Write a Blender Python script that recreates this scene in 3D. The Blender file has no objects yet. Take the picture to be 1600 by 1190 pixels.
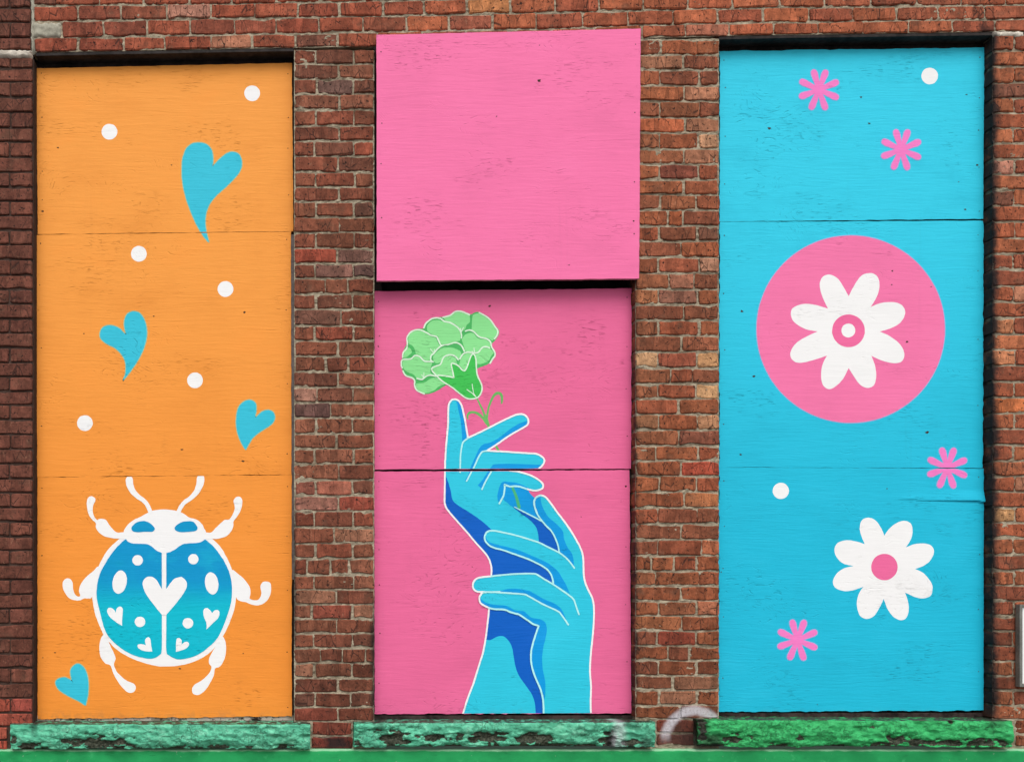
import bpy, bmesh, math, random
import numpy as np
from mathutils import Vector, Matrix
from mathutils.geometry import tessellate_polygon
random.seed(7); rng = np.random.RandomState(7)
scene = bpy.context.scene
col = scene.collection

# ------------------------------------------------------------------ scale, camera, light
S = 0.00305            # metres per photo pixel on the wall face (y = 0)
D = 4.5                # camera to wall face
CX, CY, CZ = 440.0, 900.0, 1.55      # camera axis in photo pixels, camera height
XC = (CX-800)*S
def wx(px, y=0.0): return XC + (px-CX)*S*(D+y)/D
def wz(py, y=0.0): return CZ + (CY-py)*S*(D+y)/D
def P(px, py, y=0.0): return Vector((wx(px, y), y, wz(py, y)))

cam = bpy.data.cameras.new("camera"); co = bpy.data.objects.new("camera", cam); col.objects.link(co)
co.location = (XC, -D, CZ); co.rotation_euler = (math.radians(90), 0, 0)
cam.sensor_width = 36.0; cam.lens = 36.0*D/(1600*S)
cam.shift_x = (800-CX)/1600; cam.shift_y = (CY-595)/1600
cam.clip_start = 0.05; cam.clip_end = 500
scene.camera = co

SUN_EL, SUN_AZ = 52, -14         # degrees; azimuth from straight in front of the wall, minus = left
world = bpy.data.worlds.new("World"); scene.world = world; world.use_nodes = True
wn = world.node_tree; bg = wn.nodes['Background']
sky = wn.nodes.new('ShaderNodeTexSky'); sky.sky_type = 'NISHITA'; sky.sun_disc = False
sky.sun_elevation = math.radians(SUN_EL); sky.sun_rotation = math.radians(180+SUN_AZ)
sky.air_density = 1.0; sky.dust_density = 4.0
hs = wn.nodes.new('ShaderNodeHueSaturation'); hs.inputs['Saturation'].default_value = 0.22
wn.links.new(sky.outputs[0], hs.inputs['Color']); wn.links.new(hs.outputs[0], bg.inputs[0])
bg.inputs[1].default_value = 0.15
sl = bpy.data.lights.new("sun", 'SUN'); sl.energy = 1.5; sl.angle = math.radians(38); sl.color = (1.0, 0.965, 0.92)
so = bpy.data.objects.new("sun", sl); col.objects.link(so)
sdir = Vector((math.sin(math.radians(SUN_AZ))*math.cos(math.radians(SUN_EL)), -math.cos(math.radians(SUN_AZ))*math.cos(math.radians(SUN_EL)), math.sin(math.radians(SUN_EL))))
so.rotation_euler = sdir.to_track_quat('Z', 'Y').to_euler(); so.location = (-1, -6, 8)
vs = scene.view_settings; vs.view_transform = 'Standard'; vs.look = 'None'; vs.gamma = 1; vs.use_curve_mapping = False
vs.exposure = 0.0

# ------------------------------------------------------------------ helpers
def lin(v):
    v /= 255.0
    return v/12.92 if v <= 0.04045 else ((v+0.055)/1.055)**2.4
def rgb(r, g, b, k=1.0): return tuple(min(0.86, lin(c)*k) for c in (r, g, b))+(1.0,)

def vnoise(x, y, seed=0):
    """smooth value noise, numpy, range 0..1"""
    x = np.asarray(x, float); y = np.asarray(y, float)
    xi = np.floor(x).astype(np.int64); yi = np.floor(y).astype(np.int64)
    fx = x-xi; fy = y-yi; fx = fx*fx*(3-2*fx); fy = fy*fy*(3-2*fy)
    def h(a, b):
        n = (a*374761393 + b*668265263 + seed*1442695041) & 0xffffffff
        n = ((n ^ (n >> 13))*1274126177) & 0xffffffff
        return ((n ^ (n >> 16)) & 0xffff)/65535.0
    return (h(xi, yi)*(1-fx)+h(xi+1, yi)*fx)*(1-fy) + (h(xi, yi+1)*(1-fx)+h(xi+1, yi+1)*fx)*fy
def fbm(x, y, seed=0, o=4):
    s = 0; a = 0.5; t = 0
    for i in range(o):
        s = s+a*vnoise(x*2**i, y*2**i, seed+i*17); t += a; a *= 0.5
    return s/t

def link(name, data, parent=None, kind=None):
    o = bpy.data.objects.new(name, data); col.objects.link(o)
    if parent: o.parent = parent
    if kind: o['kind'] = kind
    return o
def thing(name, label, cat, loc=(0, 0, 0), group=None):
    o = bpy.data.objects.new(name, None); col.objects.link(o); o.empty_display_size = 0.1
    o.location = loc; o['label'] = label; o['category'] = cat; o['kind'] = 'thing'
    if group: o['group'] = group
    return o
def mesh(name, verts, faces, mats, mi=None, smooth=False):
    me = bpy.data.meshes.new(name); me.from_pydata([tuple(v) for v in verts], [], faces)
    for m in (mats if isinstance(mats, (list, tuple)) else [mats]): me.materials.append(m)
    if mi is not None: me.polygons.foreach_set('material_index', mi)
    if smooth: me.polygons.foreach_set('use_smooth', [True]*len(me.polygons))
    me.update(); return me
def child(name, me, parent, kind=None):
    """mesh in world coordinates hung under a parent that sits anywhere (no rotation)"""
    o = link(name, me, parent, kind)
    root = parent
    off = Vector((0, 0, 0))
    while root: off += root.location; root = root.parent
    o.location = -off
    return o
def box_vf(x0, x1, y0, y1, z0, z1):
    v = [(x0,y0,z0),(x1,y0,z0),(x1,y1,z0),(x0,y1,z0),(x0,y0,z1),(x1,y0,z1),(x1,y1,z1),(x0,y1,z1)]
    return v, [(0,3,2,1),(4,5,6,7),(0,1,5,4),(1,2,6,5),(2,3,7,6),(3,0,4,7)]
def bev_box(name, x0, x1, y0, y1, z0, z1, mat, b=0.003, seg=1):
    bm = bmesh.new(); v, f = box_vf(x0, x1, y0, y1, z0, z1)
    vv = [bm.verts.new(p) for p in v]
    for q in f: bm.faces.new([vv[i] for i in q])
    bmesh.ops.recalc_face_normals(bm, faces=bm.faces)
    bmesh.ops.bevel(bm, geom=bm.edges[:], offset=b, segments=seg, affect='EDGES')
    me = bpy.data.meshes.new(name); bm.to_mesh(me); bm.free(); me.materials.append(mat); return me

# ------------------------------------------------------------------ node helpers
class NT:
    def __init__(s, tree): s.t = tree
    def n(s, typ, **kw):
        nd = s.t.nodes.new(typ)
        for k, v in kw.items(): setattr(nd, k, v)
        return nd
    def set(s, sock, v):
        if hasattr(v, 'is_linked') or hasattr(v, 'links'): s.t.links.new(v, sock)
        else: sock.default_value = v
    def m(s, op, a, b=None, c=None, clamp=False):
        nd = s.n('ShaderNodeMath', operation=op, use_clamp=clamp)
        s.set(nd.inputs[0], a)
        if b is not None: s.set(nd.inputs[1], b)
        if c is not None: s.set(nd.inputs[2], c)
        return nd.outputs[0]
    def ramp(s, v, a, b, lo=0.0, hi=1.0):
        nd = s.n('ShaderNodeMapRange', interpolation_type='SMOOTHSTEP')
        s.set(nd.inputs[0], v); s.set(nd.inputs[1], a); s.set(nd.inputs[2], b); s.set(nd.inputs[3], lo); s.set(nd.inputs[4], hi)
        return nd.outputs[0]
    def mapv(s, v, scale=(1, 1, 1), loc=(0, 0, 0)):
        nd = s.n('ShaderNodeMapping'); s.set(nd.inputs[0], v); nd.inputs['Scale'].default_value = scale; nd.inputs['Location'].default_value = loc
        return nd.outputs[0]
    def noise(s, v, scale=1.0, detail=3.0, rough=0.55, dist=0.0):
        nd = s.n('ShaderNodeTexNoise'); s.set(nd.inputs['Vector'], v); nd.inputs['Scale'].default_value = scale
        nd.inputs['Detail'].default_value = detail; nd.inputs['Roughness'].default_value = rough; nd.inputs['Distortion'].default_value = dist
        return nd.outputs[0]
    def mix(s, f, a, b, typ='MIX'):
        nd = s.n('ShaderNodeMix', data_type='RGBA', blend_type=typ); nd.clamp_factor = True
        s.set(nd.inputs[0], f); s.set(nd.inputs[6], a); s.set(nd.inputs[7], b); return nd.outputs[2]
    def bump(s, h, strength=1.0, dist=0.001, normal=None):
        nd = s.n('ShaderNodeBump'); nd.inputs['Strength'].default_value = strength; nd.inputs['Distance'].default_value = dist
        s.set(nd.inputs['Height'], h)
        if normal is not None: s.set(nd.inputs['Normal'], normal)
        return nd.outputs[0]

def new_mat(name):
    m = bpy.data.materials.new(name); m.use_nodes = True
    nt = NT(m.node_tree); b = m.node_tree.nodes['Principled BSDF']
    b.inputs['Specular IOR Level'].default_value = 0.18
    return m, nt, b

# group: plywood relief (world position) -> Height, Crack, Mottle
def grp_plywood():
    g = bpy.data.node_groups.new('plywood_relief', 'ShaderNodeTree'); nt = NT(g)
    for n in ('Height', 'Crack', 'Mottle'): g.interface.new_socket(n, in_out='OUTPUT', socket_type='NodeSocketFloat')
    out = nt.n('NodeGroupOutput')
    pos = nt.n('ShaderNodeNewGeometry').outputs['Position']
    pos = nt.mapv(pos, (1, 0.0, 1))
    warp = nt.noise(nt.mapv(pos, (1.8, 1, 5.5)), 1, 2)
    warp2 = nt.noise(nt.mapv(pos, (6, 1, 9), (3, 0, 1)), 1, 2)
    sep = nt.n('ShaderNodeSeparateXYZ'); nt.set(sep.inputs[0], pos)
    z2 = nt.m('ADD', sep.outputs[2], nt.m('MULTIPLY', nt.m('SUBTRACT', warp, 0.5), 0.05))
    z2 = nt.m('ADD', z2, nt.m('MULTIPLY', nt.m('SUBTRACT', warp2, 0.5), 0.009))
    cmb = nt.n('ShaderNodeCombineXYZ'); nt.set(cmb.inputs[0], sep.outputs[0]); nt.set(cmb.inputs[2], z2)
    w = cmb.outputs[0]
    fine = nt.noise(nt.mapv(w, (6, 1, 120)), 1, 4, 0.65)
    med = nt.noise(nt.mapv(w, (5, 1, 48), (5, 0, 2)), 1, 3, 0.6)
    patch = nt.ramp(nt.noise(nt.mapv(pos, (1.7, 1, 3.6), (9, 0, 4)), 1, 4, 0.65), 0.50, 0.66)
    # torn grain: short horizontal checks
    ck = nt.noise(nt.mapv(w, (21, 1, 185), (1, 0, 7)), 1, 3, 0.6)
    ck = nt.ramp(ck, 0.57, 0.68)
    ckw = nt.m('MULTIPLY', ck, patch)
    ck2 = nt.ramp(nt.noise(nt.mapv(w, (11, 1, 230), (4, 0, 3)), 1, 2, 0.5), 0.68, 0.74)
    # cathedral contours
    cn = nt.noise(nt.mapv(pos, (2.2, 1, 5.5), (2, 0, 8)), 1, 1.5, 0.4)
    cs = nt.m('SINE', nt.m('MULTIPLY', cn, 260.0))
    cs = nt.ramp(cs, 0.72, 1.0)
    br = nt.ramp(nt.noise(nt.mapv(pos, (22, 1, 60), (2, 0, 2)), 1, 2), 0.50, 0.60)
    cp = nt.ramp(nt.noise(nt.mapv(pos, (1.9, 1, 3.0), (6, 0, 1)), 1, 2), 0.52, 0.66)
    cath = nt.m('MULTIPLY', nt.m('MULTIPLY', cs, br), cp)
    crack = nt.m('MAXIMUM', nt.m('MAXIMUM', ckw, nt.m('MULTIPLY', ck2, 0.25)), nt.m('MULTIPLY', cath, 0.85))
    h = nt.m('ADD', nt.m('MULTIPLY', fine, 0.5), nt.m('MULTIPLY', med, 0.65))
    h = nt.m('SUBTRACT', h, nt.m('MULTIPLY', crack, .85))
    mot = nt.noise(nt.mapv(pos, (3, 1, 5), (1, 0, 3)), 1, 5, 0.6)
    nt.set(out.inputs['Height'], h); nt.set(out.inputs['Crack'], crack); nt.set(out.inputs['Mottle'], mot)
    return g
G_PLY = grp_plywood()

def paint(name, c, c2=None, zr=None, rough=0.62, coat=0.0, crack=0.17, relief=.0022, mott=.80):
    m, nt, b = new_mat(name)
    g = nt.n('ShaderNodeGroup'); g.node_tree = G_PLY
    base = c
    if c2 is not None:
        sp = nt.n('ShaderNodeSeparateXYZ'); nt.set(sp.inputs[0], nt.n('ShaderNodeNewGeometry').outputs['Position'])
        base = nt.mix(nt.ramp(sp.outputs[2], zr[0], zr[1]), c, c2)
    dark = tuple(v*mott for v in c[:3])+(1,); 
    base = nt.mix(nt.ramp(g.outputs['Mottle'], 0.45, 0.85, 0.0, 0.5), base, dark)
    lt = tuple(min(0.9, v*1.08+0.01) for v in c[:3])+(1,)
    base = nt.mix(nt.ramp(g.outputs['Mottle'], 0.5, 0.25, 0.0, 0.5), base, lt)
    pz = nt.n('ShaderNodeNewGeometry').outputs['Position']
    runs = nt.m('MULTIPLY', nt.ramp(nt.noise(nt.mapv(pz, (26, 1, 1.1)), 1, 4, .6), .55, .78), nt.ramp(nt.noise(nt.mapv(pz, (2.2, 1, 1.6), (4, 0, 9)), 1, 3), .48, .66))
    base = nt.mix(nt.m('MULTIPLY', runs, .16 if mott < .85 else .08), base, (c[0]*.62+.02, c[1]*.62+.02, c[2]*.60+.015, 1))
    roll = nt.noise(nt.mapv(pz, (9, 1, 2.4), (1, 0, 5)), 1, 3, .5)
    base = nt.mix(nt.ramp(roll, .5, .8, 0, .12), base, lt)
    sp2 = nt.n('ShaderNodeSeparateXYZ'); nt.set(sp2.inputs[0], pz)
    low = nt.ramp(nt.m('ADD', sp2.outputs[2], nt.m('MULTIPLY', roll, .05)), wz(1095, .06), wz(1122, .06), 0, .35)
    base = nt.mix(nt.m('MULTIPLY', low, nt.ramp(nt.noise(pz, 40, 4, .65), .42, .62)), base, (.16, .13, .09, 1))
    ccol = (c[0]*0.30, c[1]*0.24, c[2]*0.26, 1)
    base = nt.mix(nt.m('MULTIPLY', g.outputs['Crack'], crack), base, ccol)
    nt.set(b.inputs['Base Color'], base)
    b.inputs['Roughness'].default_value = rough
    nt.set(b.inputs['Normal'], nt.bump(g.outputs['Height'], 1.0, relief))
    return m

# paints (photo colours)
K = 0.98
M_orange = paint('orange_paint', rgb(240,146,55,K), rgb(250,156,68,K), (wz(1000,.06), wz(300,.06)))  # lighter towards the top: stronger sky light put into the colour
M_pink_u = paint('light_pink_paint', rgb(250,116,167,K))
M_pink_l = paint('rose_pink_paint', rgb(230,104,152,K))
M_cyan = paint('cyan_paint', rgb(28,184,216,K), rgb(50,203,231,K), (wz(900,.06), wz(250,.06)))  # upper boards brighter than lower: light falloff painted as a gradient
M_white = paint('white_paint', rgb(250,250,250), crack=0.08, relief=.0013, mott=.9)
M_heart = paint('turquoise_paint', rgb(52,190,215,K))
M_rim = paint('turquoise_edge_paint', rgb(160,188,150,K))
M_magenta = paint('magenta_paint', rgb(243,124,196,K))
M_halo = paint('overspray_paint', rgb(140,178,222,K))
M_hand = paint('hand_cyan_paint', rgb(44,197,224,K))
M_mid = paint('mid_blue_paint', rgb(0,153,224,K))
M_dark = paint('dark_blue_paint', rgb(0,94,194,K))
M_line = paint('pale_line_paint', rgb(178,250,250,K), crack=0.2)
M_bugblue = paint('ladybug_blue_paint', rgb(0,184,206,K), rgb(0,146,202,K), (wz(955,.06), wz(900,.06)))
M_bugeye = paint('ladybug_eye_paint', rgb(0,148,200,K))
M_gl = paint('light_green_paint', rgb(138,224,145,K))
M_gm = paint('mid_green_paint', rgb(76,182,98,K))
M_gd = paint('leaf_green_paint', rgb(62,190,82,K))
M_gs = paint('stem_green_paint', rgb(105,180,98,K))
M_gline = paint('pale_green_line_paint', rgb(215,255,215,K), crack=0.2)

def simple(name, c, rough=0.8, nscale=40, amt=0.3, bump=0.001, metallic=0.0):
    m, nt, b = new_mat(name)
    pos = nt.n('ShaderNodeNewGeometry').outputs['Position']
    n1 = nt.noise(pos, nscale, 5, 0.6); n2 = nt.noise(pos, nscale*0.2, 3)
    c1 = tuple(v*(1-amt) for v in c[:3])+(1,); c2 = tuple(min(.9, v*(1+amt)) for v in c[:3])+(1,)
    base = nt.mix(nt.ramp(nt.m('ADD', nt.m('MULTIPLY', n1, .5), nt.m('MULTIPLY', n2, .5)), 0.35, 0.65), c1, c2)
    nt.set(b.inputs['Base Color'], base); b.inputs['Roughness'].default_value = rough; b.inputs['Metallic'].default_value = metallic
    nt.set(b.inputs['Normal'], nt.bump(n1, 1.0, bump)); return m
M_void = simple('dark_void_wood', (0.012, 0.010, 0.010, 1), 0.9, 60, .5)
M_frame = simple('near_black_timber', (0.022, 0.018, 0.017, 1), 0.75, 50, .6)  # near-black timber, shared with the strips that darken the soffits
M_greystrip = simple('weathered_grey_timber', rgb(112,106,104), 0.8, 80, .3)
M_edge = simple('raw_plywood_edge', rgb(150,125,110), 0.9, 150, .35)
M_screw = simple('rusty_screw', (0.05, 0.022, 0.012, 1), 0.6, 300, .4)
M_metal = simple('galvanised_frame', rgb(128,128,122), 0.45, 120, .18, .0002, 0.5)
M_signw = simple('white_sign_face', rgb(243,245,244), 0.4, 6, .02, .0001)
M_pave = simple('pavement_concrete', (0.20, 0.19, 0.18, 1), 0.9, 30, .25, .002)

# group: soot and spray on the masonry, Color in -> Color out
def grp_grime():
    g = bpy.data.node_groups.new('masonry_grime', 'ShaderNodeTree'); nt = NT(g)
    g.interface.new_socket('Color', in_out='INPUT', socket_type='NodeSocketColor')
    g.interface.new_socket('Color', in_out='OUTPUT', socket_type='NodeSocketColor')
    gi = nt.n('NodeGroupInput'); go = nt.n('NodeGroupOutput')
    pos = nt.n('ShaderNodeNewGeometry').outputs['Position']
    sp = nt.n('ShaderNodeSeparateXYZ'); nt.set(sp.inputs[0], pos); X, Z = sp.outputs[0], sp.outputs[2]
    ns = nt.noise(pos, 14, 4, 0.6); nf = nt.noise(pos, 90, 3, 0.6)
    soot = None
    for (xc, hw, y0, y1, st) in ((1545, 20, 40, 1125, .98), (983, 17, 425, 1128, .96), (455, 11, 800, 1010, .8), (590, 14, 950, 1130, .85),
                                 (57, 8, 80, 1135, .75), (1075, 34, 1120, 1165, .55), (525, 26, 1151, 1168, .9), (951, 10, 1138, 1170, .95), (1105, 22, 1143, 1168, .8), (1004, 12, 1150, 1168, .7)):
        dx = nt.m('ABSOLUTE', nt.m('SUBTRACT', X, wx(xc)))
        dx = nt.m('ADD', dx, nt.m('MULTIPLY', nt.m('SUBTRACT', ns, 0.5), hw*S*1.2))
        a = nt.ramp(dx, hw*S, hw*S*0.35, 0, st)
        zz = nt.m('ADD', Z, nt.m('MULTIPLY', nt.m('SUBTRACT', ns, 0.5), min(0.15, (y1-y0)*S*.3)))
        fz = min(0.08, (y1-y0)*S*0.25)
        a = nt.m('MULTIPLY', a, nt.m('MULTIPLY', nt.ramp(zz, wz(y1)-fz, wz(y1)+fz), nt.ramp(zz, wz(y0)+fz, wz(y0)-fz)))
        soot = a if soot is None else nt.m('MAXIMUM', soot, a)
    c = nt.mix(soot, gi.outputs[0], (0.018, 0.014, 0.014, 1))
    # general dirt
    dirt = nt.ramp(nt.noise(pos, 3.3, 5, 0.6), 0.50, 0.75, 0, 0.45)
    c = nt.mix(dirt, c, nt.mix(1.0, c, (0.60, 0.53, 0.47, 1), 'MULTIPLY'))
    # sprayed white arc and blob
    rx = nt.m('SUBTRACT', X, wx(1084.8)); rz = nt.m('SUBTRACT', Z, wz(1154.6))
    r = nt.m('SQRT', nt.m('ADD', nt.m('MULTIPLY', rx, rx), nt.m('MULTIPLY', nt.m('MULTIPLY', rz, rz), 1.0)))
    rr = nt.m('ABSOLUTE', nt.m('SUBTRACT', r, 45*S))
    rr = nt.m('ADD', rr, nt.m('MULTIPLY', nt.m('SUBTRACT', nf, 0.5), 6*S))
    w = nt.ramp(nt.m('ADD', rr, nt.m('MULTIPLY', nt.m('SUBTRACT', ns, .5), 6*S)), 11*S, 3*S, 0, 0.85)
    w = nt.m('MULTIPLY', w, nt.ramp(Z, wz(1163), wz(1140)))
    w = nt.m('MULTIPLY', w, nt.m('MAXIMUM', nt.ramp(X, wx(1091), wx(1089)), nt.ramp(Z, wz(1121.5), wz(1119))))
    dx = nt.m('ABSOLUTE', nt.m('SUBTRACT', X, wx(962)))
    w2 = nt.m('MULTIPLY', nt.ramp(nt.m('ADD', dx, nt.m('MULTIPLY', nt.m('SUBTRACT', nf, .5), 16*S)), 15*S, 3*S, 0, .7), nt.ramp(Z, wz(1120), wz(1128)))
    w2 = nt.m('MULTIPLY', w2, nt.ramp(Z, wz(1172), wz(1160), 0, .8))
    w = nt.m('MAXIMUM', w, w2)
    w = nt.m('MULTIPLY', w, nt.ramp(nf, 0.30, 0.55, .6, 1))
    c = nt.mix(w, c, rgb(196,194,200))
    nt.set(go.inputs[0], c)
    return g
G_GRIME = grp_grime()

def brick_mat(name, from_attr):
    m, nt, b = new_mat(name)
    pos = nt.n('ShaderNodeNewGeometry').outputs['Position']
    if from_attr:
        a = nt.n('ShaderNodeAttribute', attribute_type='GEOMETRY', attribute_name='col'); basec = a.outputs['Color']; v = pos
        ofs = nt.n('ShaderNodeSeparateColor'); nt.set(ofs.inputs[0], basec)
        off = nt.m('MULTIPLY', ofs.outputs[0], 57.0)
    else:
        oi = nt.n('ShaderNodeObjectInfo'); basec = oi.outputs['Color']; off = nt.m('MULTIPLY', oi.outputs['Random'], 23.0)
    cb = nt.n('ShaderNodeCombineXYZ'); nt.set(cb.inputs[1], off)
    va = nt.n('ShaderNodeVectorMath', operation='ADD'); nt.set(va.inputs[0], pos); nt.set(va.inputs[1], cb.outputs[0]); v = va.outputs[0]
    # segments across the brick, mottling, pits, pale bloom
    vo = nt.n('ShaderNodeTexVoronoi'); nt.set(vo.inputs['Vector'], nt.mapv(v, (22, 1.0, 3.0))); vo.inputs['Scale'].default_value = 1
    vr = nt.n('ShaderNodeSeparateColor'); nt.set(vr.inputs[0], vo.outputs['Color'])
    seg = nt.ramp(vr.outputs[0], 0.1, 0.9, 0.80, 1.16)
    n1 = nt.noise(v, 26, 5, 0.65, 0.4); n2 = nt.noise(nt.mapv(v, (1.4, 1, .5)), 55, 4, .7); n3 = nt.noise(v, 150, 3, .6)
    k = nt.m('MULTIPLY', seg, nt.ramp(n1, 0.30, 0.72, 0.66, 1.28))
    k = nt.m('MULTIPLY', k, nt.ramp(n3, 0.3, 0.7, 0.85, 1.12))
    kk = nt.n('ShaderNodeCombineXYZ')
    for i in range(3): nt.set(kk.inputs[i], k)
    c = nt.mix(1.0, basec, kk.outputs[0], 'MULTIPLY')
    bloom = nt.ramp(n2, 0.58, 0.76, 0, 0.45)
    c = nt.mix(bloom, c, rgb(172,130,104))
    grey = nt.ramp(nt.noise(v, 12, 4, .6), 0.54, 0.74, 0, 0.5)
    c = nt.mix(grey, c, rgb(94,72,58))
    pit = nt.ramp(nt.noise(v, 85, 2, .5, .6), 0.37, 0.30, 0, 0.9)
    c = nt.mix(pit, c, (0.02, 0.012, 0.010, 1))
    # fine vertical fire cracks
    vc = nt.n('ShaderNodeTexVoronoi', feature='DISTANCE_TO_EDGE'); nt.set(vc.inputs['Vector'], nt.mapv(v, (30, 1, 9))); vc.inputs['Scale'].default_value = 1
    ckn = nt.m('MULTIPLY', nt.ramp(vc.outputs['Distance'], 0.045, 0.0, 0, .85), nt.ramp(nt.noise(v, 13, 3), .47, .58))
    c = nt.mix(ckn, c, (0.03, 0.015, 0.012, 1))
    g = nt.n('ShaderNodeGroup'); g.node_tree = G_GRIME; nt.set(g.inputs[0], c)
    nt.set(b.inputs['Base Color'], g.outputs[0]); b.inputs['Roughness'].default_value = 0.88
    h = nt.m('ADD', nt.m('MULTIPLY', n1, 2.2), nt.m('MULTIPLY', n3, .5)); h = nt.m('SUBTRACT', h, nt.m('MULTIPLY', pit, 1.2)); h = nt.m('SUBTRACT', h, nt.m('MULTIPLY', ckn, .8))
    h = nt.m('ADD', h, nt.m('MULTIPLY', n2, .9))
    nt.set(b.inputs['Normal'], nt.bump(h, 1.0, 0.0016))
    return m
M_brick = brick_mat('brick_clay', False); M_brick_s = brick_mat('brick_clay_joined', True)

def mortar_mat(name, c, c2):
    m, nt, b = new_mat(name)
    pos = nt.n('ShaderNodeNewGeometry').outputs['Position']
    n1 = nt.noise(pos, 45, 5, .65); n2 = nt.noise(pos, 7, 4, .6); n3 = nt.noise(pos, 260, 2)
    cc = nt.mix(nt.ramp(n1, .35, .65), c, tuple(v*.68 for v in c[:3])+(1,))
    cc = nt.mix(nt.ramp(n2, .48, .68, 0, .8), cc, c2)
    g = nt.n('ShaderNodeGroup'); g.node_tree = G_GRIME; nt.set(g.inputs[0], cc)
    nt.set(b.inputs['Base Color'], g.outputs[0]); b.inputs['Roughness'].default_value = .95
    nt.set(b.inputs['Normal'], nt.bump(nt.m('ADD', n1, nt.m('MULTIPLY', n3, .6)), 1.0, 0.002)); return m
M_mortar = mortar_mat('lime_mortar', rgb(172,160,138), rgb(120,107,88))
M_mortar_d = mortar_mat('dark_mortar', rgb(84,66,58), rgb(52,40,36))

# ------------------------------------------------------------------ bricks
def brick_variant(name, L, H, seed, mat, rough=1.0):
    r = random.Random(seed); ch = 0.0035
    pts = []
    c = 0.006
    def j(a): return r.uniform(-a, a)*rough
    xs, zs = L/2, H/2
    base = [(-xs+c*r.uniform(.3,1.6), -zs), (j(L*.12)-L*.12, -zs), (L*.2+j(L*.1), -zs), (xs-c*r.uniform(.3,1.6), -zs), (xs, -zs+c*r.uniform(.3,1.6)), (xs, zs-c*r.uniform(.3,1.6)), (xs-c*r.uniform(.3,1.4), zs),
            (j(L*.15), zs), (-xs+c*r.uniform(.3,1.4), zs), (-xs, zs-c*r.uniform(.3,1.4)), (-xs, -zs+c*r.uniform(.3,1.6))]
    base = [(x+j(.0028), z+j(.0036)) for x, z in base]
    if r.random() < .3*rough:            # broken corner or arris
        k = r.choice([0, 3, 6, 8]); x, z = base[k]; base[k] = (x*0.90, z*0.86)
    if r.random() < .35*rough:
        k = r.choice([1, 2]); x, z = base[k]; base[k] = (x, z+r.uniform(.003, .007))
    n = len(base); V = []
    for x, z in base: V.append((x, 0.085, z))
    for x, z in base: V.append((x, ch+j(.001), z))
    for x, z in base: V.append((x*(1-ch*r.uniform(.5,1.8)/xs), j(.0012), z*(1-ch*r.uniform(.5,1.7)/zs)))
    F = []
    for i in range(n):
        k = (i+1) % n
        F.append((i, k, n+k, n+i)); F.append((n+i, n+k, 2*n+k, 2*n+i))
    F.append(tuple(2*n+i for i in range(n)))
    me = mesh(name, V, F, mat); 
    return me, V, F
STR = [brick_variant('brick_stretcher', .198, .060, 100+i, M_brick) for i in range(22)]
HEA = [brick_variant('brick_header', .098, .060, 300+i, M_brick) for i in range(16)]
STR_L = [brick_variant('smooth_brick_stretcher', .198, .062, 500+i, M_brick, .45) for i in range(8)]
HEA_L = [brick_variant('smooth_brick_header', .098, .062, 600+i, M_brick, .45) for i in range(8)]

PAL = {
 'pier1': [(126,68,52),(134,76,58),(116,64,50),(140,86,68),(108,66,54),(124,74,56),(130,66,50)],
 'pier2': [(148,80,54),(136,74,52),(156,88,60),(130,76,58),(142,86,62),(138,70,50),(126,70,54)],
 'linL': [(142,68,52),(150,76,56),(130,68,54),(152,74,54),(136,76,58)],
 'linR': [(162,84,58),(170,92,62),(152,82,60),(176,96,66),(150,76,56)],
 'right': [(158,82,56),(170,96,66),(146,76,56),(178,104,72),(138,72,54)],
 'left': [(106,60,50),(96,54,45),(114,64,53),(102,60,50),(94,52,44)],
}
TAN = (206,162,112); PALE = (200,160,140); DARKB = (66,56,56); RED = (146,68,52); PEACH = (190,140,110)

bricks = []   # dict: x0,x1,y0(top),y1(bottom),rot,color,wall,vis
def add_brick(x0, x1, y0, y1, wall, pal, color=None, rot=0.0, gap=None, depth=0.0):
    if x1-x0 < 9: return
    gx = random.choice([random.uniform(1.2, 2.4), random.uniform(2.4, 5.0)]) if gap is None else gap[0]
    gy = random.uniform(2.6, 4.4) if gap is None else gap[1]
    if color is None:
        c = random.choice(PAL[pal]); f = random.uniform(.88, 1.12)
        f = random.uniform(.92, 1.07); color = (c[0]*f*.96, c[1]*f*.97, c[2]*f*.90)
        if random.random() < 0.07 and wall != 'left': color = random.choice([(92,66,54), (176,124,96), (104,70,56), (158,112,86)])
    mean = {'left': (110,64,52), 'pier1': (126,70,54), 'pier2': (144,79,56), 'linL': (143,74,56), 'linR': (151,80,60), 'right': (148,80,59)}[pal]
    kp = .68 if color[0] > 190 else .60
    if wall == 'left' and y0 > 1085: kp = 1
    color = tuple(kp*a+(1-kp)*b for a, b in zip(color, mean)); color = (color[0]*.985, color[1]*1.02, color[2]*1.0+2)
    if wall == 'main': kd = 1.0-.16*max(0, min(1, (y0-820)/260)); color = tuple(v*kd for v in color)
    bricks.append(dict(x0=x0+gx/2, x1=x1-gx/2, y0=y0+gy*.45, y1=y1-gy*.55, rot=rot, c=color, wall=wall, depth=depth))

def course(xs, y0, y1, wall, pal, over={}, ends=(0, 0), **kw):
    for i in range(len(xs)-1):
        add_brick(xs[i], xs[i+1], y0, y1, wall, pal, over.get(i), rot=random.gauss(0, .35), **kw)

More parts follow.
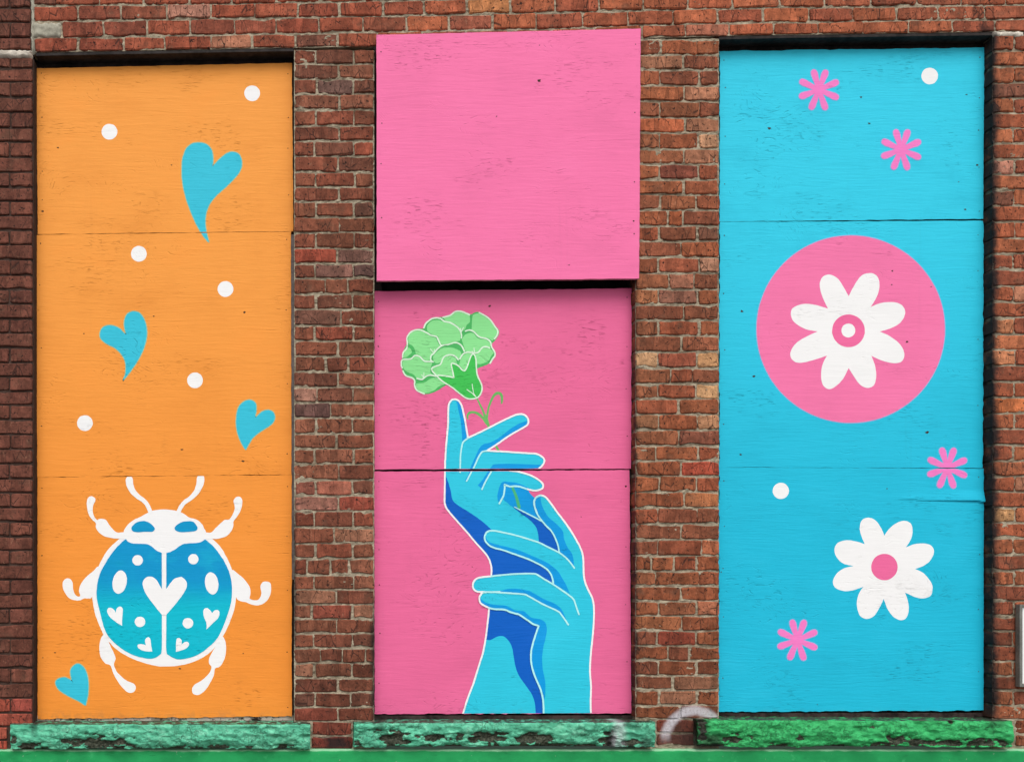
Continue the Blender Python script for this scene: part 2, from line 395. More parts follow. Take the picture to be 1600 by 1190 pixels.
# pier between the orange and the pink boards
Z = 3.9675
p1y = [76.9,100,123.5,147.4,171.4,196,220,244,269,292.4,315,339.8,363,388,411.6,434.8,459.3,483,508.7,531.9,556.6,581.0,604.5,629,653,677.4,700.8,724.8,749.5,774.2,799,824,848.3,872.7,898.4,921,944,966.9,989,1012,1035.4,1058.9,1082,1104.7,1126.8]
p1j = [[368,605],[510],[375,605],[515],[372,610],[515],[365,605],[512],[370,610],[512],[372,605],[517],[372,610],[500],[367,605],[432,570],[370,603],[525],[365,605],[512],[433,573],[508],[378,602],[463],[372,602],[500],[362,605],[513],[372,597],[513],[365,600],[482],[368,600],[320,460,580],[360,605],[500],[347,598],[500],[358,600],[400,537,680],[362,597],[508],[365,590],[508]]
ov1 = {2:{1:(84,72,68)}, 14:{2:(70,60,60), 1:(128,96,88)}, 6:{2:(160,78,56)}, 23:{0:(84,68,68)}, 13:{0:(150,62,44), 1:(104,82,76)}, 22:{0:(158,120,104)}, 28:{0:(136,80,66), 1:(176,104,84)}, 29:{0:(168,118,104),1:(142,62,48)}, 36:{1:(150,72,56)}, 43:{0:RED}, 17:{0:(98,70,58)}, 18:{1:(158,76,56)}}
for i in range(len(p1y)-1):
    xs = [459.5]+[400+v/Z for v in p1j[i]]+[585]
    course(xs, p1y[i], p1y[i+1], 'main', 'pier1', ov1.get(i, {}))
add_brick(486, 552, 1126.8, 1149, 'main', 'pier1', RED, 0); add_brick(486, 552, 1149, 1170, 'main', 'pier1', (150,62,52), 0)
# pier between the pink and the blue boards
p2y = [61.0,85.7,109,133.6,158.3,183.2,207.5,232.5,256.3,280.3,303.8,328.2,353,376.9,402,426.8,451.2,475.7,499.9,524.3,549.5,575.2,599.5,623.2,647,671.8,696.3,719.7,743.7,768.4,793.6,818.3,842.7,868.0,892.2,915.2,938.6,961.8,985.3,1008.5,1031.7,1055,1077.8,1101.7,1123]
p2j = [[925,1150],[1065],[918,1160],[1070],[918,1163],[1075],[915,1155],[1065],[915,1157],[1065],[920,1148],[968,1065],[913,1152],[1048],[912,1160],[978,1130],[908,1152],[1063],[907,1162],[1050],[907,1148],[983,1122],[905,1145],[1035],[910,1152],[1035],[895,1155],[1052],[912,1152],[1067],[905,1148],[1053],[908,1175],[865,1008,1143],[892,1162],[1050],[907,1148],[1055],[897,1147],[968,1103],[907,1148],[1000],[912,1150],[1043]]
ov2 = {5:{0:(178,92,58)}, 6:{2:(208,160,124)}, 8:{1:(112,58,48), 0:(170,96,62)}, 14:{2:(196,146,120), 1:(158,84,60)}, 15:{1:(178,120,98)}, 20:{0:(206,166,124), 2:(206,160,112), 1:(130,66,50)}, 22:{2:(206,166,120)}, 24:{2:(196,146,108), 0:(150,108,76)}, 25:{1:(120,72,58)}, 27:{1:(160,62,46)}, 29:{1:(178,112,70)}, 16:{0:(172,112,74), 1:(120,84,72)}, 36:{2:(172,106,78)}, 37:{0:(176,108,70)}, 38:{1:(140,58,44)}, 32:{2:(170,98,66)}, 11:{1:(170,90,54)}}
for i in range(len(p2y)-1):
    xs = [993 if p2y[i] > 420 else 993]+[800+v/Z for v in p2j[i]]+[1124.5]
    course(xs, p2y[i], p2y[i+1], 'main', 'pier2', ov2.get(i, {}))
add_brick(1026, 1090.5, 1123, 1145, 'main', 'pier2', (160,78,62), 0); add_brick(1026, 1090.5, 1145, 1166, 'main', 'pier2', (100,62,58), 0)
# pier right of the blue boards
p3y = [54,80,103.4,129.4,153,176.5,200.5,224.4,248.4,272.3,296.3,321.4,346.2,371.9,395.8,421,446.2,471.5,496.7,521.5,546,571,596,620.7,645.4,670.6,695,719.8,743.9,768.4,792.9,816.3,840.5,866,891.2,914.5,938.6,962.5,985.5,1009,1033,1055.6,1078.5,1101.8,1123.5,1147,1167]
for i in range(len(p3y)-1):
    ov = {}
    x0 = 1551.5 if i < 44 else 1587
    if i % 2 == 0: xs = [x0, 1585+random.uniform(-2, 2)]
    else: xs = [x0, 1618+random.uniform(-2, 2)]
    if i >= 44: xs = [1587, 1622+(i % 2)*33]
    if i == 30: ov[0] = (204,160,108)
    if i in (8,): ov[0] = (200,140,120)
    if i in (18, 20): ov[0] = (196,128,88)
    if i == 23: ov[0] = (196,110,62)
    while xs[-1] < 2010: xs.append(xs[-1]+66.5+random.uniform(-1.5, 1.5))
    course(xs, p3y[i], p3y[i+1], 'main', 'right', ov)
# courses across the top
lx = [50, 400, 560, 800, 1000, 1200, 1600, 2030]
LA = [82.5,76,73.5,67,60,55,49.5,44]; LB = [59.5,53.5,50.5,46,39.5,35.5,29.5,24]; LC = [34,28,25.6,21,16,12,7.5,3]; LD = [9,5,2,-3,-8,-12,-16,-20]
lines = [LA, LB, LC, LD]
for k in range(8): lines.append([v-24.4 for v in lines[-1]])
J = [[52,122,193,258,329,393,462,528.5,590,660,728,795,862,930,1003,1072,1139,1210,1279,1350,1420,1488.6,1556],
     [97,161,230.6,297.4,366.7,431.5,498,567.6,635.7,701,770.5,838,911,981.5,1052,1121,1193,1265.5,1333.6,1401.6,1467,1539,1608],
     [52,122,189,259.6,330,398,465,530,599,663.4,729,798,868,936,1005.4,1074.7,1145,1217.6,1289.5,1361.3,1434.4,1503.7,1571.8],
     [52,87,155,224,296,362,432,500,569,637,706,774,843,911,980,1048,1117,1186,1255,1324,1394,1464,1535,1605]]
for k in range(len(lines)-1):
    xs = list(J[k]) if k < 4 else [52+(0 if k % 2 else 35)]
    if k >= 4 and xs[0] > 60: xs = [52]+xs
    while xs[-1] < 2010: xs.append(xs[-1]+69+random.uniform(-2, 2))
    for i in range(len(xs)-1):
        xm = (xs[i]+xs[i+1])/2
        yb = lambda x: float(np.interp(x, lx, lines[k])); yt = lambda x: float(np.interp(x, lx, lines[k+1]))
        rot = math.degrees(math.atan2(-(yb(xs[i+1])-yb(xs[i])), xs[i+1]-xs[i]))
        c = None
        if k == 2 and i == 3: c = (186,140,122)
        if k == 2 and i == 10: c = (206,138,84)
        if k == 1 and i == 9: c = (150,84,64)
        if k == 0 and i == 15: c = (178,112,88)
        if k == 1 and i == 16: c = (186,104,66)
        add_brick(xs[i], xs[i+1], yt(xm), yb(xm), 'main', 'linL' if xm < 700 + random.uniform(-150, 150) else 'linR', c, rot)
# far left wall: its own brick
ly = [-197,-173,-150,-126,-103,-80,-57,-33,-10,14.5,37.2,61,81]
ly2 = [91,108.6,129.8,153.2,177,201.4,223.4,247.2,270.5,293.6,315.6,338.3,361,383.7,407,431,453.2,475.7,499,521.5,544,567,589.3,611.3,633.3,656,678.9,702,724.8,748,770.1,792.8,815.5,837.7,859.6,882.3,905,927.8,950,974,997,1020.5,1043,1066.4,1089.6,1112.3,1134.5,1155,1171]
def left_course(y0, y1, k, xr):
    if k % 2 == 0: xs = [xr, 16.5+random.uniform(-1, 1)]
    else: xs = [xr, xr-66]
    if xr < 20: xs = [xr, xr-30 - (k % 2)*33]
    while xs[-1] > -430: xs.append(xs[-1]-66+random.uniform(-1, 1))
    xs = xs[::-1]
    for i in range(len(xs)-1):
        c = RED if y0 > 1085 else None
        if c: c = tuple(v*random.uniform(.92, 1.05) for v in c)
        add_brick(xs[i], xs[i+1], y0, y1, 'left', 'left', c, random.gauss(0, .15), gap=(random.uniform(1.6, 2.6), random.uniform(2.6, 3.6)), depth=-0.012)
for i in range(len(ly)-1): left_course(ly[i], ly[i+1], i, 49.5)
for i in range(len(ly2)-1): left_course(ly2[i], ly2[i+1], i, (52.0 if ly2[i] > 90 else 49.5) if i < len(ly2)-3 else 13.0)

# visible size decides which bricks are objects of their own
def visible(b):
    x0, x1, y0, y1 = max(0, b['x0']), min(1600, b['x1']), max(0, b['y0']), min(1190, b['y1'])
    if x1 <= x0 or y1 <= y0: return 0
    a = (x1-x0)*(y1-y0)
    bx0, bx1, by0, by1 = 588, 1000, 50, 437     # upper pink board
    ox = max(0, min(x1, bx1)-max(x0, bx0)); oy = max(0, min(y1, by1)-max(y0, by0))
    return a-ox*oy
for b in bricks: b['vis'] = visible(b)

wall = thing('brick_wall', 'weathered red brick wall with pale mortar framing the three painted boarded windows', 'wall', (wx(1060), 0, 0))
lwall = thing('brick_wall', 'darker brown brick wall with thin dark joints at the far left edge', 'wall', (wx(-100), 0, 0))
ROOT = {'main': wall, 'left': lwall}
def place_brick(b, V=None):
    y = b['depth']+random.uniform(-.002, .002)
    cx, cy = (b['x0']+b['x1'])/2, (b['y0']+b['y1'])/2
    w, h = (b['x1']-b['x0'])*S, (b['y1']-b['y0'])*S
    if b['wall'] == 'left': lst, L, H = (STR_L, .198, .062) if w > .14 else (HEA_L, .098, .062)
    else: lst, L, H = (STR, .198, .060) if w > .14 else (HEA, .098, .060)
    me, VV, FF = random.choice(lst)
    flip = math.pi if random.random() < .5 else 0.0
    rot = (math.radians(random.gauss(0, .5)), flip-math.radians(b['rot']), math.radians(random.gauss(0, .4)))
    loc = Vector((wx(cx), y, wz(cy))); sc = (w/L, 1.0, h/H)
    return me, VV, FF, loc, rot, sc
for wl, lim in (('main', 300), ('left', 110)):
    bs = sorted([b for b in bricks if b['wall'] == wl], key=lambda b: -b['vis'])
    singles = [b for b in bs[:lim] if b['vis'] > 60]; rest = [b for b in bs if not any(b is s_ for s_ in singles)] if False else bs[len(singles):]
    for b in singles:
        me, VV, FF, loc, rot, sc = place_brick(b)
        o = bpy.data.objects.new('brick', me); col.objects.link(o); o.parent = ROOT[wl]
        o.location = loc-ROOT[wl].location; o.rotation_euler = rot; o.scale = sc; o.color = rgb(*[max(0, min(255, v)) for v in b['c']], 1.12)
    V, F, C = [], [], []
    from mathutils import Euler
    for b in rest:
        me, VV, FF, loc, rot, sc = place_brick(b)
        M = Matrix.Translation(loc) @ Euler(rot).to_matrix().to_4x4() @ Matrix.Diagonal((*sc, 1))
        n0 = len(V); V += [M @ Vector(v) for v in VV]; F += [tuple(i+n0 for i in f) for f in FF]
        C += [rgb(*[max(0, min(255, v)) for v in b['c']], 1.12)]*len(VV)
    me = mesh('brick_infill', V, F, M_brick_s)
    ca = me.color_attributes.new('col', 'FLOAT_COLOR', 'POINT'); ca.data.foreach_set('color', np.array(C, float).ravel())
    child('brick_infill', me, ROOT[wl], 'stuff')

# ------------------------------------------------------------------ mortar: rough sheets between the bricks, with a solid body behind
def grid_sheet(px0, px1, py0, py1, y, step, amp, seed, ytop=None, ybot=None, scale=1.0):
    nx = max(2, int((px1-px0)*S/step)); nz = max(2, int((py1-py0)*S/step))
    u = np.linspace(0, 1, nx+1); t = np.linspace(0, 1, nz+1); U, T = np.meshgrid(u, t)
    X = px0+(px1-px0)*U
    top = np.interp(X, lx, ytop) if ytop is not None else np.full_like(X, py0)
    bot = np.interp(X, lx, ybot) if ybot is not None else np.full_like(X, py1)
    Y = top+(bot-top)*T
    wX = XC+(X-CX)*S; wZ = CZ+(CY-Y)*S
    n = fbm(wX*55*scale, wZ*80*scale, seed, 3); n2 = fbm(wX*9, wZ*9, seed+5, 3)
    dy = y-(n-.5)*amp*2-(n2-.5)*amp*1.1
    # edges tuck back to meet the body
    V = np.stack([wX, dy, wZ], -1).reshape(-1, 3)
    idx = np.arange((nx+1)*(nz+1)).reshape(nz+1, nx+1)
    F = np.stack([idx[1:, :-1], idx[1:, 1:], idx[:-1, 1:], idx[:-1, :-1]], -1).reshape(-1, 4)
    return V, F
def join(parts):
    V = []; F = []; n = 0
    for v, f in parts: V.append(np.asarray(v, float)); F.append(np.asarray(f)+n); n += len(v)
    return np.concatenate(V), np.concatenate(F)
def body(px0, px1, py0, py1, y0, y1):
    v, f = box_vf(wx(px0), wx(px1), y0, y1, wz(py1), wz(py0)); return v, f
parts = [grid_sheet(459.5, 585, 78, 1172, .0062, .006, .0068, 1), body(461.5, 583.5, 77, 1173, .013, .26),
         grid_sheet(993.5, 1124, 60, 1172, .0062, .006, .0068, 2), body(996, 1122, 62, 1173, .013, .26),
         grid_sheet(1552, 2030, 52, 1172, .0062, .007, .0068, 3), body(1555, 2030, 53, 1173, .013, .26)]
mv, mf = join(parts)
me = mesh('mortar', mv, mf.tolist(), M_mortar, smooth=False); child('mortar', me, wall)
v1, f1 = grid_sheet(51, 2030, -205, 80, .0062, .007, .0068, 4, ytop=[v+4 for v in lines[-1]], ybot=[v-1.0 for v in LA])
bv = []; 
for a in range(len(lx)-1):
    xa, xb = lx[a], lx[a+1]
    q = [P(xa, LA[a]-1.5), P(xb, LA[a+1]-1.5), P(xb, lines[-1][a+1]), P(xa, lines[-1][a])]
    vv = [(p.x, .014, p.z) for p in q]+[(p.x, .26, p.z) for p in q]
    bv.append((vv, [(0,1,2,3),(7,6,5,4),(0,4,5,1),(2,6,7,3)]))
mv, mf = join([(v1, f1)]+bv)
child('mortar', mesh('mortar', mv, mf.tolist(), M_mortar), wall)
mv, mf = join([grid_sheet(-430, 49.5, -195, 1172, -.003, .008, .003, 6), body(-430, 48, -195, 1172, .003, .26), body(48, 52.5, 92, 1150, .002, .26)])
child('mortar', mesh('mortar', mv, mf.tolist(), M_mortar_d), lwall)
# pale mortar smears: patch at the top left corner and the weathered cap on the left wall
def lump(name, x0, x1, y0, y1, yb, yf, mat, parent, seed, nx=26, nz=10):
    U, T = np.meshgrid(np.linspace(0, 1, nx+1), np.linspace(0, 1, nz+1))
    X = x0+(x1-x0)*U; Y = y0+(y1-y0)*T
    n = fbm(X*.12, Y*.25, seed, 3)
    e = np.minimum(np.minimum(U, 1-U)*nx/2.2, np.minimum(T, 1-T)*nz/2.2).clip(0, 1)
    X = X+(vnoise(X*.3, Y*.4, seed)-.5)*3; Y = Y+(vnoise(X*.25, Y*.3, seed+3)-.5)*3
    dy = yb+(yf-yb)*np.sqrt(e)*(.75+.5*n)
    V = np.stack([XC+(X-CX)*S, dy, CZ+(CY-Y)*S], -1).reshape(-1, 3)
    idx = np.arange((nx+1)*(nz+1)).reshape(nz+1, nx+1)
    F = np.stack([idx[1:, :-1], idx[1:, 1:], idx[:-1, 1:], idx[:-1, :-1]], -1).reshape(-1, 4)
    return child(name, mesh(name, V, F.tolist(), mat, smooth=True), parent)
M_patch = mortar_mat('cement_patch', rgb(172,168,152), rgb(150,146,132))
M_cap = mortar_mat('pale_cap_mortar', rgb(214,206,192), rgb(170,160,146))
lump('mortar_patch', 49.5, 96, 34, 60, .012, -.004, M_patch, wall, 3)
lump('mortar_patch', 47, 54.5, -120, 84, .006, -.004, M_patch, wall, 8, 6, 60)
lump('mortar_patch', -60, 51.5, 80, 93, .004, -.022, M_cap, lwall, 5, 60, 8)
lump('mortar_patch', 1551, 1600, 49, 57.5, .004, -.004, M_cap, wall, 15, 30, 6)

# ------------------------------------------------------------------ green painted base wall, pavement
def base_mat():
    m, nt, b = new_mat('green_masonry_paint'); pos = nt.n('ShaderNodeNewGeometry').outputs['Position']
    n1 = nt.noise(nt.mapv(pos, (1, 1, 1.6)), 5, 5, .6); n2 = nt.noise(pos, 60, 4); n3 = nt.noise(pos, 16, 4, .6)
    c = nt.mix(nt.ramp(n1, .35, .7), rgb(38,158,90), rgb(28,136,76))
    c = nt.mix(nt.ramp(n3, .60, .72, 0, .5), c, rgb(78,186,120))
    c = nt.mix(nt.ramp(nt.noise(nt.mapv(pos, (3, 1, 14)), 4, 5, .7), .60, .70, 0, .5), c, rgb(24,104,62))
    c = nt.mix(nt.ramp(nt.noise(pos, 48, 3, .6), .70, .74, 0, .8), c, rgb(150,170,150))
    sp = nt.n('ShaderNodeSeparateXYZ'); nt.set(sp.inputs[0], pos)
    edge = nt.ramp(nt.m('ADD', sp.outputs[2], nt.m('MULTIPLY', n3, .016)), wz(1170.5)+.001, wz(1170)+.006)
    c = nt.mix(nt.m('MULTIPLY', edge, .8), c, rgb(150,196,160))
    nt.set(b.inputs['Base Color'], c); b.inputs['Roughness'].default_value = .6
    nt.set(b.inputs['Normal'], nt.bump(nt.m('ADD', n2, nt.m('MULTIPLY', n3, 2)), 1, .0012)); return m
M_base = base_mat()
def rough_block(name, x0, x1, z0, z1, yf, yb, mat, parent, step, amp, seed, kind=None):
    nx = int((x1-x0)/step); prof = []
    nz = max(4, int((z1-z0)/step))
    prof += [(yb, z1)]+[(yf+.012+(yb-yf-.012)*(1-k/3), z1) for k in range(1, 4)]
    prof += [(yf+.005, z1-.001), (yf+.001, z1-.006)]
    prof += [(yf, z1-.012-(z1-z0-.012)*k/nz) for k in range(nz+1)]
    pr = np.array(prof); X, k = np.meshgrid(np.linspace(x0, x1, nx+1), np.arange(len(pr)))
    Y = pr[k, 0]; Zz = pr[k, 1]
    n = fbm(X*8, Zz*8, seed, 4)-.5; n2 = fbm(X*40, Zz*40+Y*40, seed+4, 3)-.5
    Y = Y-(n*amp+n2*amp*.4)*(k > 3); Zz = Zz+(n2*amp*.5)*(k <= 6)
    V = np.stack([X, Y, Zz], -1).reshape(-1, 3); w = nx+1
    idx = np.arange(w*len(pr)).reshape(len(pr), w)
    F = np.stack([idx[1:, :-1], idx[1:, 1:], idx[:-1, 1:], idx[:-1, :-1]], -1).reshape(-1, 4).tolist()
    me = mesh(name, V, F, mat, smooth=True); return me
bw = thing('base_wall', 'smooth bright green painted base wall below the stone sills', 'wall', (wx(800), 0, 0))
child('painted_render', rough_block('painted_render', wx(-430), wx(2030), 0.0, wz(1170.0, -.016), -.016, .2, M_base, bw, .012, .004, 21), bw)
me = mesh('pavement', [(-40, -40, 0), (40, -40, 0), (40, .1, 0), (-40, .1, 0)], [(0, 1, 2, 3)], M_pave); link('pavement', me, None, 'structure')

# ------------------------------------------------------------------ stone sills
def sill_mat(name, a, b_, hi):
    m, nt, b = new_mat(name); pos = nt.n('ShaderNodeNewGeometry').outputs['Position']
    n1 = nt.noise(nt.mapv(pos, (1, 1, 1.6)), 26, 6, .6, .35); n2 = nt.noise(pos, 9, 4, .6); n3 = nt.noise(nt.mapv(pos, (1, 1, 1.4)), 95, 4, .6, .3)
    c = nt.mix(nt.ramp(n1, .44, .60), a, b_); c = nt.mix(nt.ramp(n1, .44, .34, 0, .6), c, hi)
    c = nt.mix(nt.ramp(n3, .56, .70, 0, .5), c, b_)
    at = nt.n('ShaderNodeAttribute', attribute_type='GEOMETRY', attribute_name='bare')
    # crazed paint: thin wandering cracks
    cn = nt.noise(nt.mapv(pos, (1, 1, 1.4), (3, 0, 1)), 30, 7, .68, .15)
    ck = nt.m('MULTIPLY', nt.ramp(nt.m('ABSOLUTE', nt.m('SUBTRACT', cn, .5)), .016, .0), nt.ramp(n2, .40, .54))
    c = nt.mix(nt.m('MULTIPLY', ck, .8), c, (0.03, .04, .025, 1))
    bare = nt.ramp(nt.m('ADD', at.outputs['Fac'], nt.m('MULTIPLY', nt.m('SUBTRACT', cn, .5), 1.3)), .46, .54)
    st = nt.mix(nt.ramp(n3, .4, .65), (0.030, .038, .026, 1), (0.095, .10, .07, 1))
    c = nt.mix(bare, c, st)
    g = nt.n('ShaderNodeGroup'); g.node_tree = G_GRIME; nt.set(g.inputs[0], c)
    nt.set(b.inputs['Base Color'], g.outputs[0]); b.inputs['Roughness'].default_value = .6
    h = nt.m('SUBTRACT', nt.m('ADD', nt.m('MULTIPLY', n1, 1.3), nt.m('MULTIPLY', n3, .45)), nt.m('MULTIPLY', ck, .5))
    h = nt.m('SUBTRACT', h, nt.m('MULTIPLY', bare, .5))
    vf = nt.n('ShaderNodeTexVoronoi', feature='F1'); nt.set(vf.inputs['Vector'], nt.mapv(pos, (1, 1, 1.5))); vf.inputs['Scale'].default_value = 22; vf.inputs['Detail'].default_value = 2
    h = nt.m('ADD', h, nt.m('MULTIPLY', vf.outputs['Distance'], 1.6))
    nt.set(b.inputs['Normal'], nt.bump(h, 1, .0035)); return m
M_sill_a = sill_mat('flaking_teal_paint', rgb(98,190,154), rgb(80,170,136), rgb(132,208,176))
M_sill_b = sill_mat('flaking_green_paint', rgb(60,176,104), rgb(50,160,92), rgb(70,186,114))
def sill(x0, x1, ya, yb, mat, seed, blobs, label, grow):
    """ya: photo row of the front top edge (left, right); yb: of the bottom"""
    yf = -.055
    X0, X1 = wx(x0, yf), wx(x1, yf)
    root = thing('stone_sill', label, 'window sill', ((X0+X1)/2, yf, wz(yb, yf)), 'stone sills under the boarded windows')
    nx = int((X1-X0)/.004); nzf = 32
    cols = np.linspace(X0, X1, nx+1)
    pr = []   # (type, y, t) t = 0 top, 1 bottom of front
    for k in range(6): pr.append((0, .10-(.10-yf-.006)*k/5, 0.0))
    pr.append((1, yf+.002, .02))
    for k in range(1, nzf+1): pr.append((2, yf, .04+.96*k/nzf))
    for k in range(1, 4): pr.append((3, yf+(.03-yf)*k/3, 1.0))
    pr = np.array(pr); Xg, k = np.meshgrid(cols, np.arange(len(pr)))
    typ = pr[k, 0]; Y = pr[k, 1].copy(); T = pr[k, 2]
    fr = (Xg-X0)/(X1-X0)
    zt = wz(ya[0], yf)+(wz(ya[1], yf)-wz(ya[0], yf))*fr; zb = wz(yb, yf)
    Zg = zt+(zb-zt)*T
    big = fbm(Xg*6, Zg*14, seed, 3)-.5; mid = np.abs(fbm(Xg*13+Zg*6, Zg*24, seed+3, 2)-.5)*2.6; fine = fbm(Xg*75, Zg*75, seed+9, 3)-.5
    bare = np.zeros_like(Xg)
    bpx = (Xg-XC)/(S*(D+yf)/D)+CX; bpy = CY-(Zg-CZ)/(S*(D+yf)/D)
    for (bx, by, rx_, ry_, st) in blobs:
        d = np.sqrt(((bpx-bx)/rx_)**2+((bpy-by)/ry_)**2)+(fbm(bpx*.10, bpy*.22, seed+40, 4)-.5)*2.1
        bare = np.maximum(bare, st*np.clip(1.35-d, 0, 1))
    bare = np.maximum(bare, np.clip((fbm(bpx*.05, bpy*.14, seed+70, 5)-.62)*4, 0, 1)*np.clip(T*1.5, 0, 1)*.35)
    front = (typ >= 1)
    edge = np.clip(T/.12, 0, 1)*np.clip((1-T)/.10+.45, 0, 1)
    Y = Y-front*(big*.020+(0.5-mid)*.013*edge+fine*.0045*edge)+front*bare*.018
    Y = Y+(typ == 2)*(.012*np.clip((T-.55)/.45, 0, 1)**1.5)
    Zg = Zg+(typ <= 1)*(fine*.002)+(typ >= 2)*(T > .97)*(fine*.010+big*.008+bare*.012)
    ex = np.minimum((Xg-X0), (X1-Xg)); Y = Y+front*np.clip(.006-ex, 0, .006)
    V = np.stack([Xg, Y, Zg], -1).reshape(-1, 3); w = nx+1; n = len(pr)
    idx = np.arange(w*n).reshape(n, w)
    F = np.stack([idx[1:, :-1], idx[1:, 1:], idx[:-1, 1:], idx[:-1, :-1]], -1).reshape(-1, 4).tolist()
    F.append([int(i) for i in idx[:, 0]]); F.append([int(i) for i in idx[::-1, -1]])
    me = mesh('stone_block', V, F, mat, smooth=True)
    at = me.attributes.new('bare', 'FLOAT', 'POINT'); at.data.foreach_set('value', np.clip(bare+(typ == 0)*.55, 0, 1).ravel())
    child('stone_block', me, root)
    return root
sill(15, 485, (1131.5, 1131), 1170.5, M_sill_a, 31, [(45,1166,26,8,.95),(150,1161,50,12,.95),(250,1169,60,5,.6),(330,1168,70,5,.6),(445,1169,20,5,.8),(20,1160,8,12,.6)], 'rough stone sill in flaking teal paint under the orange boards', 1)
sill(553, 1025, (1129.5, 1128), 1167.5, M_sill_a, 47, [(616,1155,24,14,1),(590,1140,10,5,.8),(680,1150,26,7,.9),(760,1152,42,10,1.0),(830,1155,30,9,1.0),(840,1166,80,5,.9),(700,1168,70,5,.8),(950,1155,14,13,1),(985,1162,30,6,.8),(920,1166,30,5,.7),(560,1160,6,14,.7)], 'rough stone sill in flaking teal paint with a white spray streak under the pink boards', 1)
sill(1091.5, 1584.5, (1124.5, 1126), 1167.5, M_sill_b, 63, [(1098,1145,8,26,.8),(1150,1153,26,9,.8),(1120,1166,30,6,.7),(1215,1165,22,5,.7),(1250,1152,10,6,.7),(1300,1166,50,4,.8),(1405,1158,20,10,1.0),(1430,1160,24,9,.9),(1480,1161,40,5,1),(1545,1160,40,6,1.0),(1488,1128,5,4,.9),(1380,1163,30,6,.8),(1365,1134,10,4,.6)], 'rough stone sill in brighter green paint under the blue boards', 1)

# ------------------------------------------------------------------ window frames seen round the boards
def rail_mat():
    m, nt, b = new_mat('dirty_bottom_rail'); pos = nt.n('ShaderNodeNewGeometry').outputs['Position']
    n1 = nt.noise(nt.mapv(pos, (1, 1, 2)), 11, 4, .6); n2 = nt.noise(pos, 55, 4, .65); n3 = nt.noise(pos, 6, 2)
    c = nt.mix(nt.ramp(n1, .36, .46), (0.020, .015, .012, 1), rgb(178,168,156))
    c = nt.mix(nt.ramp(n2, .54, .64, 0, .85), c, (0.018, .014, .010, 1))
    c = nt.mix(nt.ramp(n3, .52, .62, 0, .55), c, rgb(60,62,30))
    nt.set(b.inputs['Base Color'], c); b.inputs['Roughness'].default_value = .9; nt.set(b.inputs['Normal'], nt.bump(n2, 1, .004)); return m
M_rail = rail_mat()
M_rail_d = simple('dark_bottom_rail', (0.035, .024, .022, 1), .85, 50, .7, .003)
def frame(x0, x1, ytop, ybot, label, rail, strip=None):
    y = .080
    r = thing('window_frame', label, 'window frame', (wx((x0+x1)/2, y), y, wz(ybot, y)), 'timber frames behind the painted boards')
    X0, X1, Z0, Z1 = wx(x0-3, y), wx(x1+3, y), wz(ybot-2, y), wz(ytop-8, y)
    t = .05
    child('jamb', bev_box('jamb', X0, X0+t, y, y+.09, Z0, Z1, M_frame), r)
    child('jamb', bev_box('jamb', X1-t, X1, y, y+.09, Z0, Z1, M_frame), r)
    child('head', bev_box('head', X0+t+.001, X1-t-.001, y, y+.09, Z1-.09, Z1, M_frame), r)
    child('bottom_rail', bev_box('bottom_rail', wx(x0, .066), wx(x1, .066), .066, .079, wz(ybot+6, .066), wz(ybot-11, .066), rail), r)
    v, f = box_vf(X0+t+.001, X1-t-.001, y+.06, y+.085, Z0, Z1-.092); child('backing_board', mesh('backing_board', v, f, M_void), r)
    xs_ = np.linspace(x0, x1, 9); lv = []; lf = []
    for q_, xx in enumerate(xs_):
        zz = wz(float(np.interp(xx, lx, LA))); lv += [(wx(xx), .004, zz-.0005), (wx(xx), .004, zz-.013), (wx(xx), .079, zz-.013), (wx(xx), .079, zz-.0005)]
        if q_: n_ = 4*q_; lf += [(n_-4+a_, n_-4+(a_+1) % 4, n_+(a_+1) % 4, n_+a_) for a_ in range(4)]
    lf += [(0, 1, 2, 3), (35, 34, 33, 32)]
    child('soffit_shade_strip', mesh('soffit_shade_strip', lv, lf, M_frame), r)  # near-black strip added under the lintel; soffit shade put into its colour
    if strip:
        child('cover_strip', bev_box('cover_strip', wx(strip[0], .064), wx(strip[1], .064), .064, .079, wz(strip[3], .064), wz(strip[2], .064), M_greystrip, .001), r)
    return r
frame(56, 459, 84, 1128, 'near-black timber frame behind the orange boards with a thin grey strip at its right', M_rail, (454.5, 460.5, 366, 905))
frame(584, 995, 74, 1128, 'dark timber frame behind the pink boards seen in the gap below the top board', M_rail_d)
frame(1124, 1552, 58, 1124, 'dark timber frame behind the blue boards with a wide black gap at its right', M_rail_d)
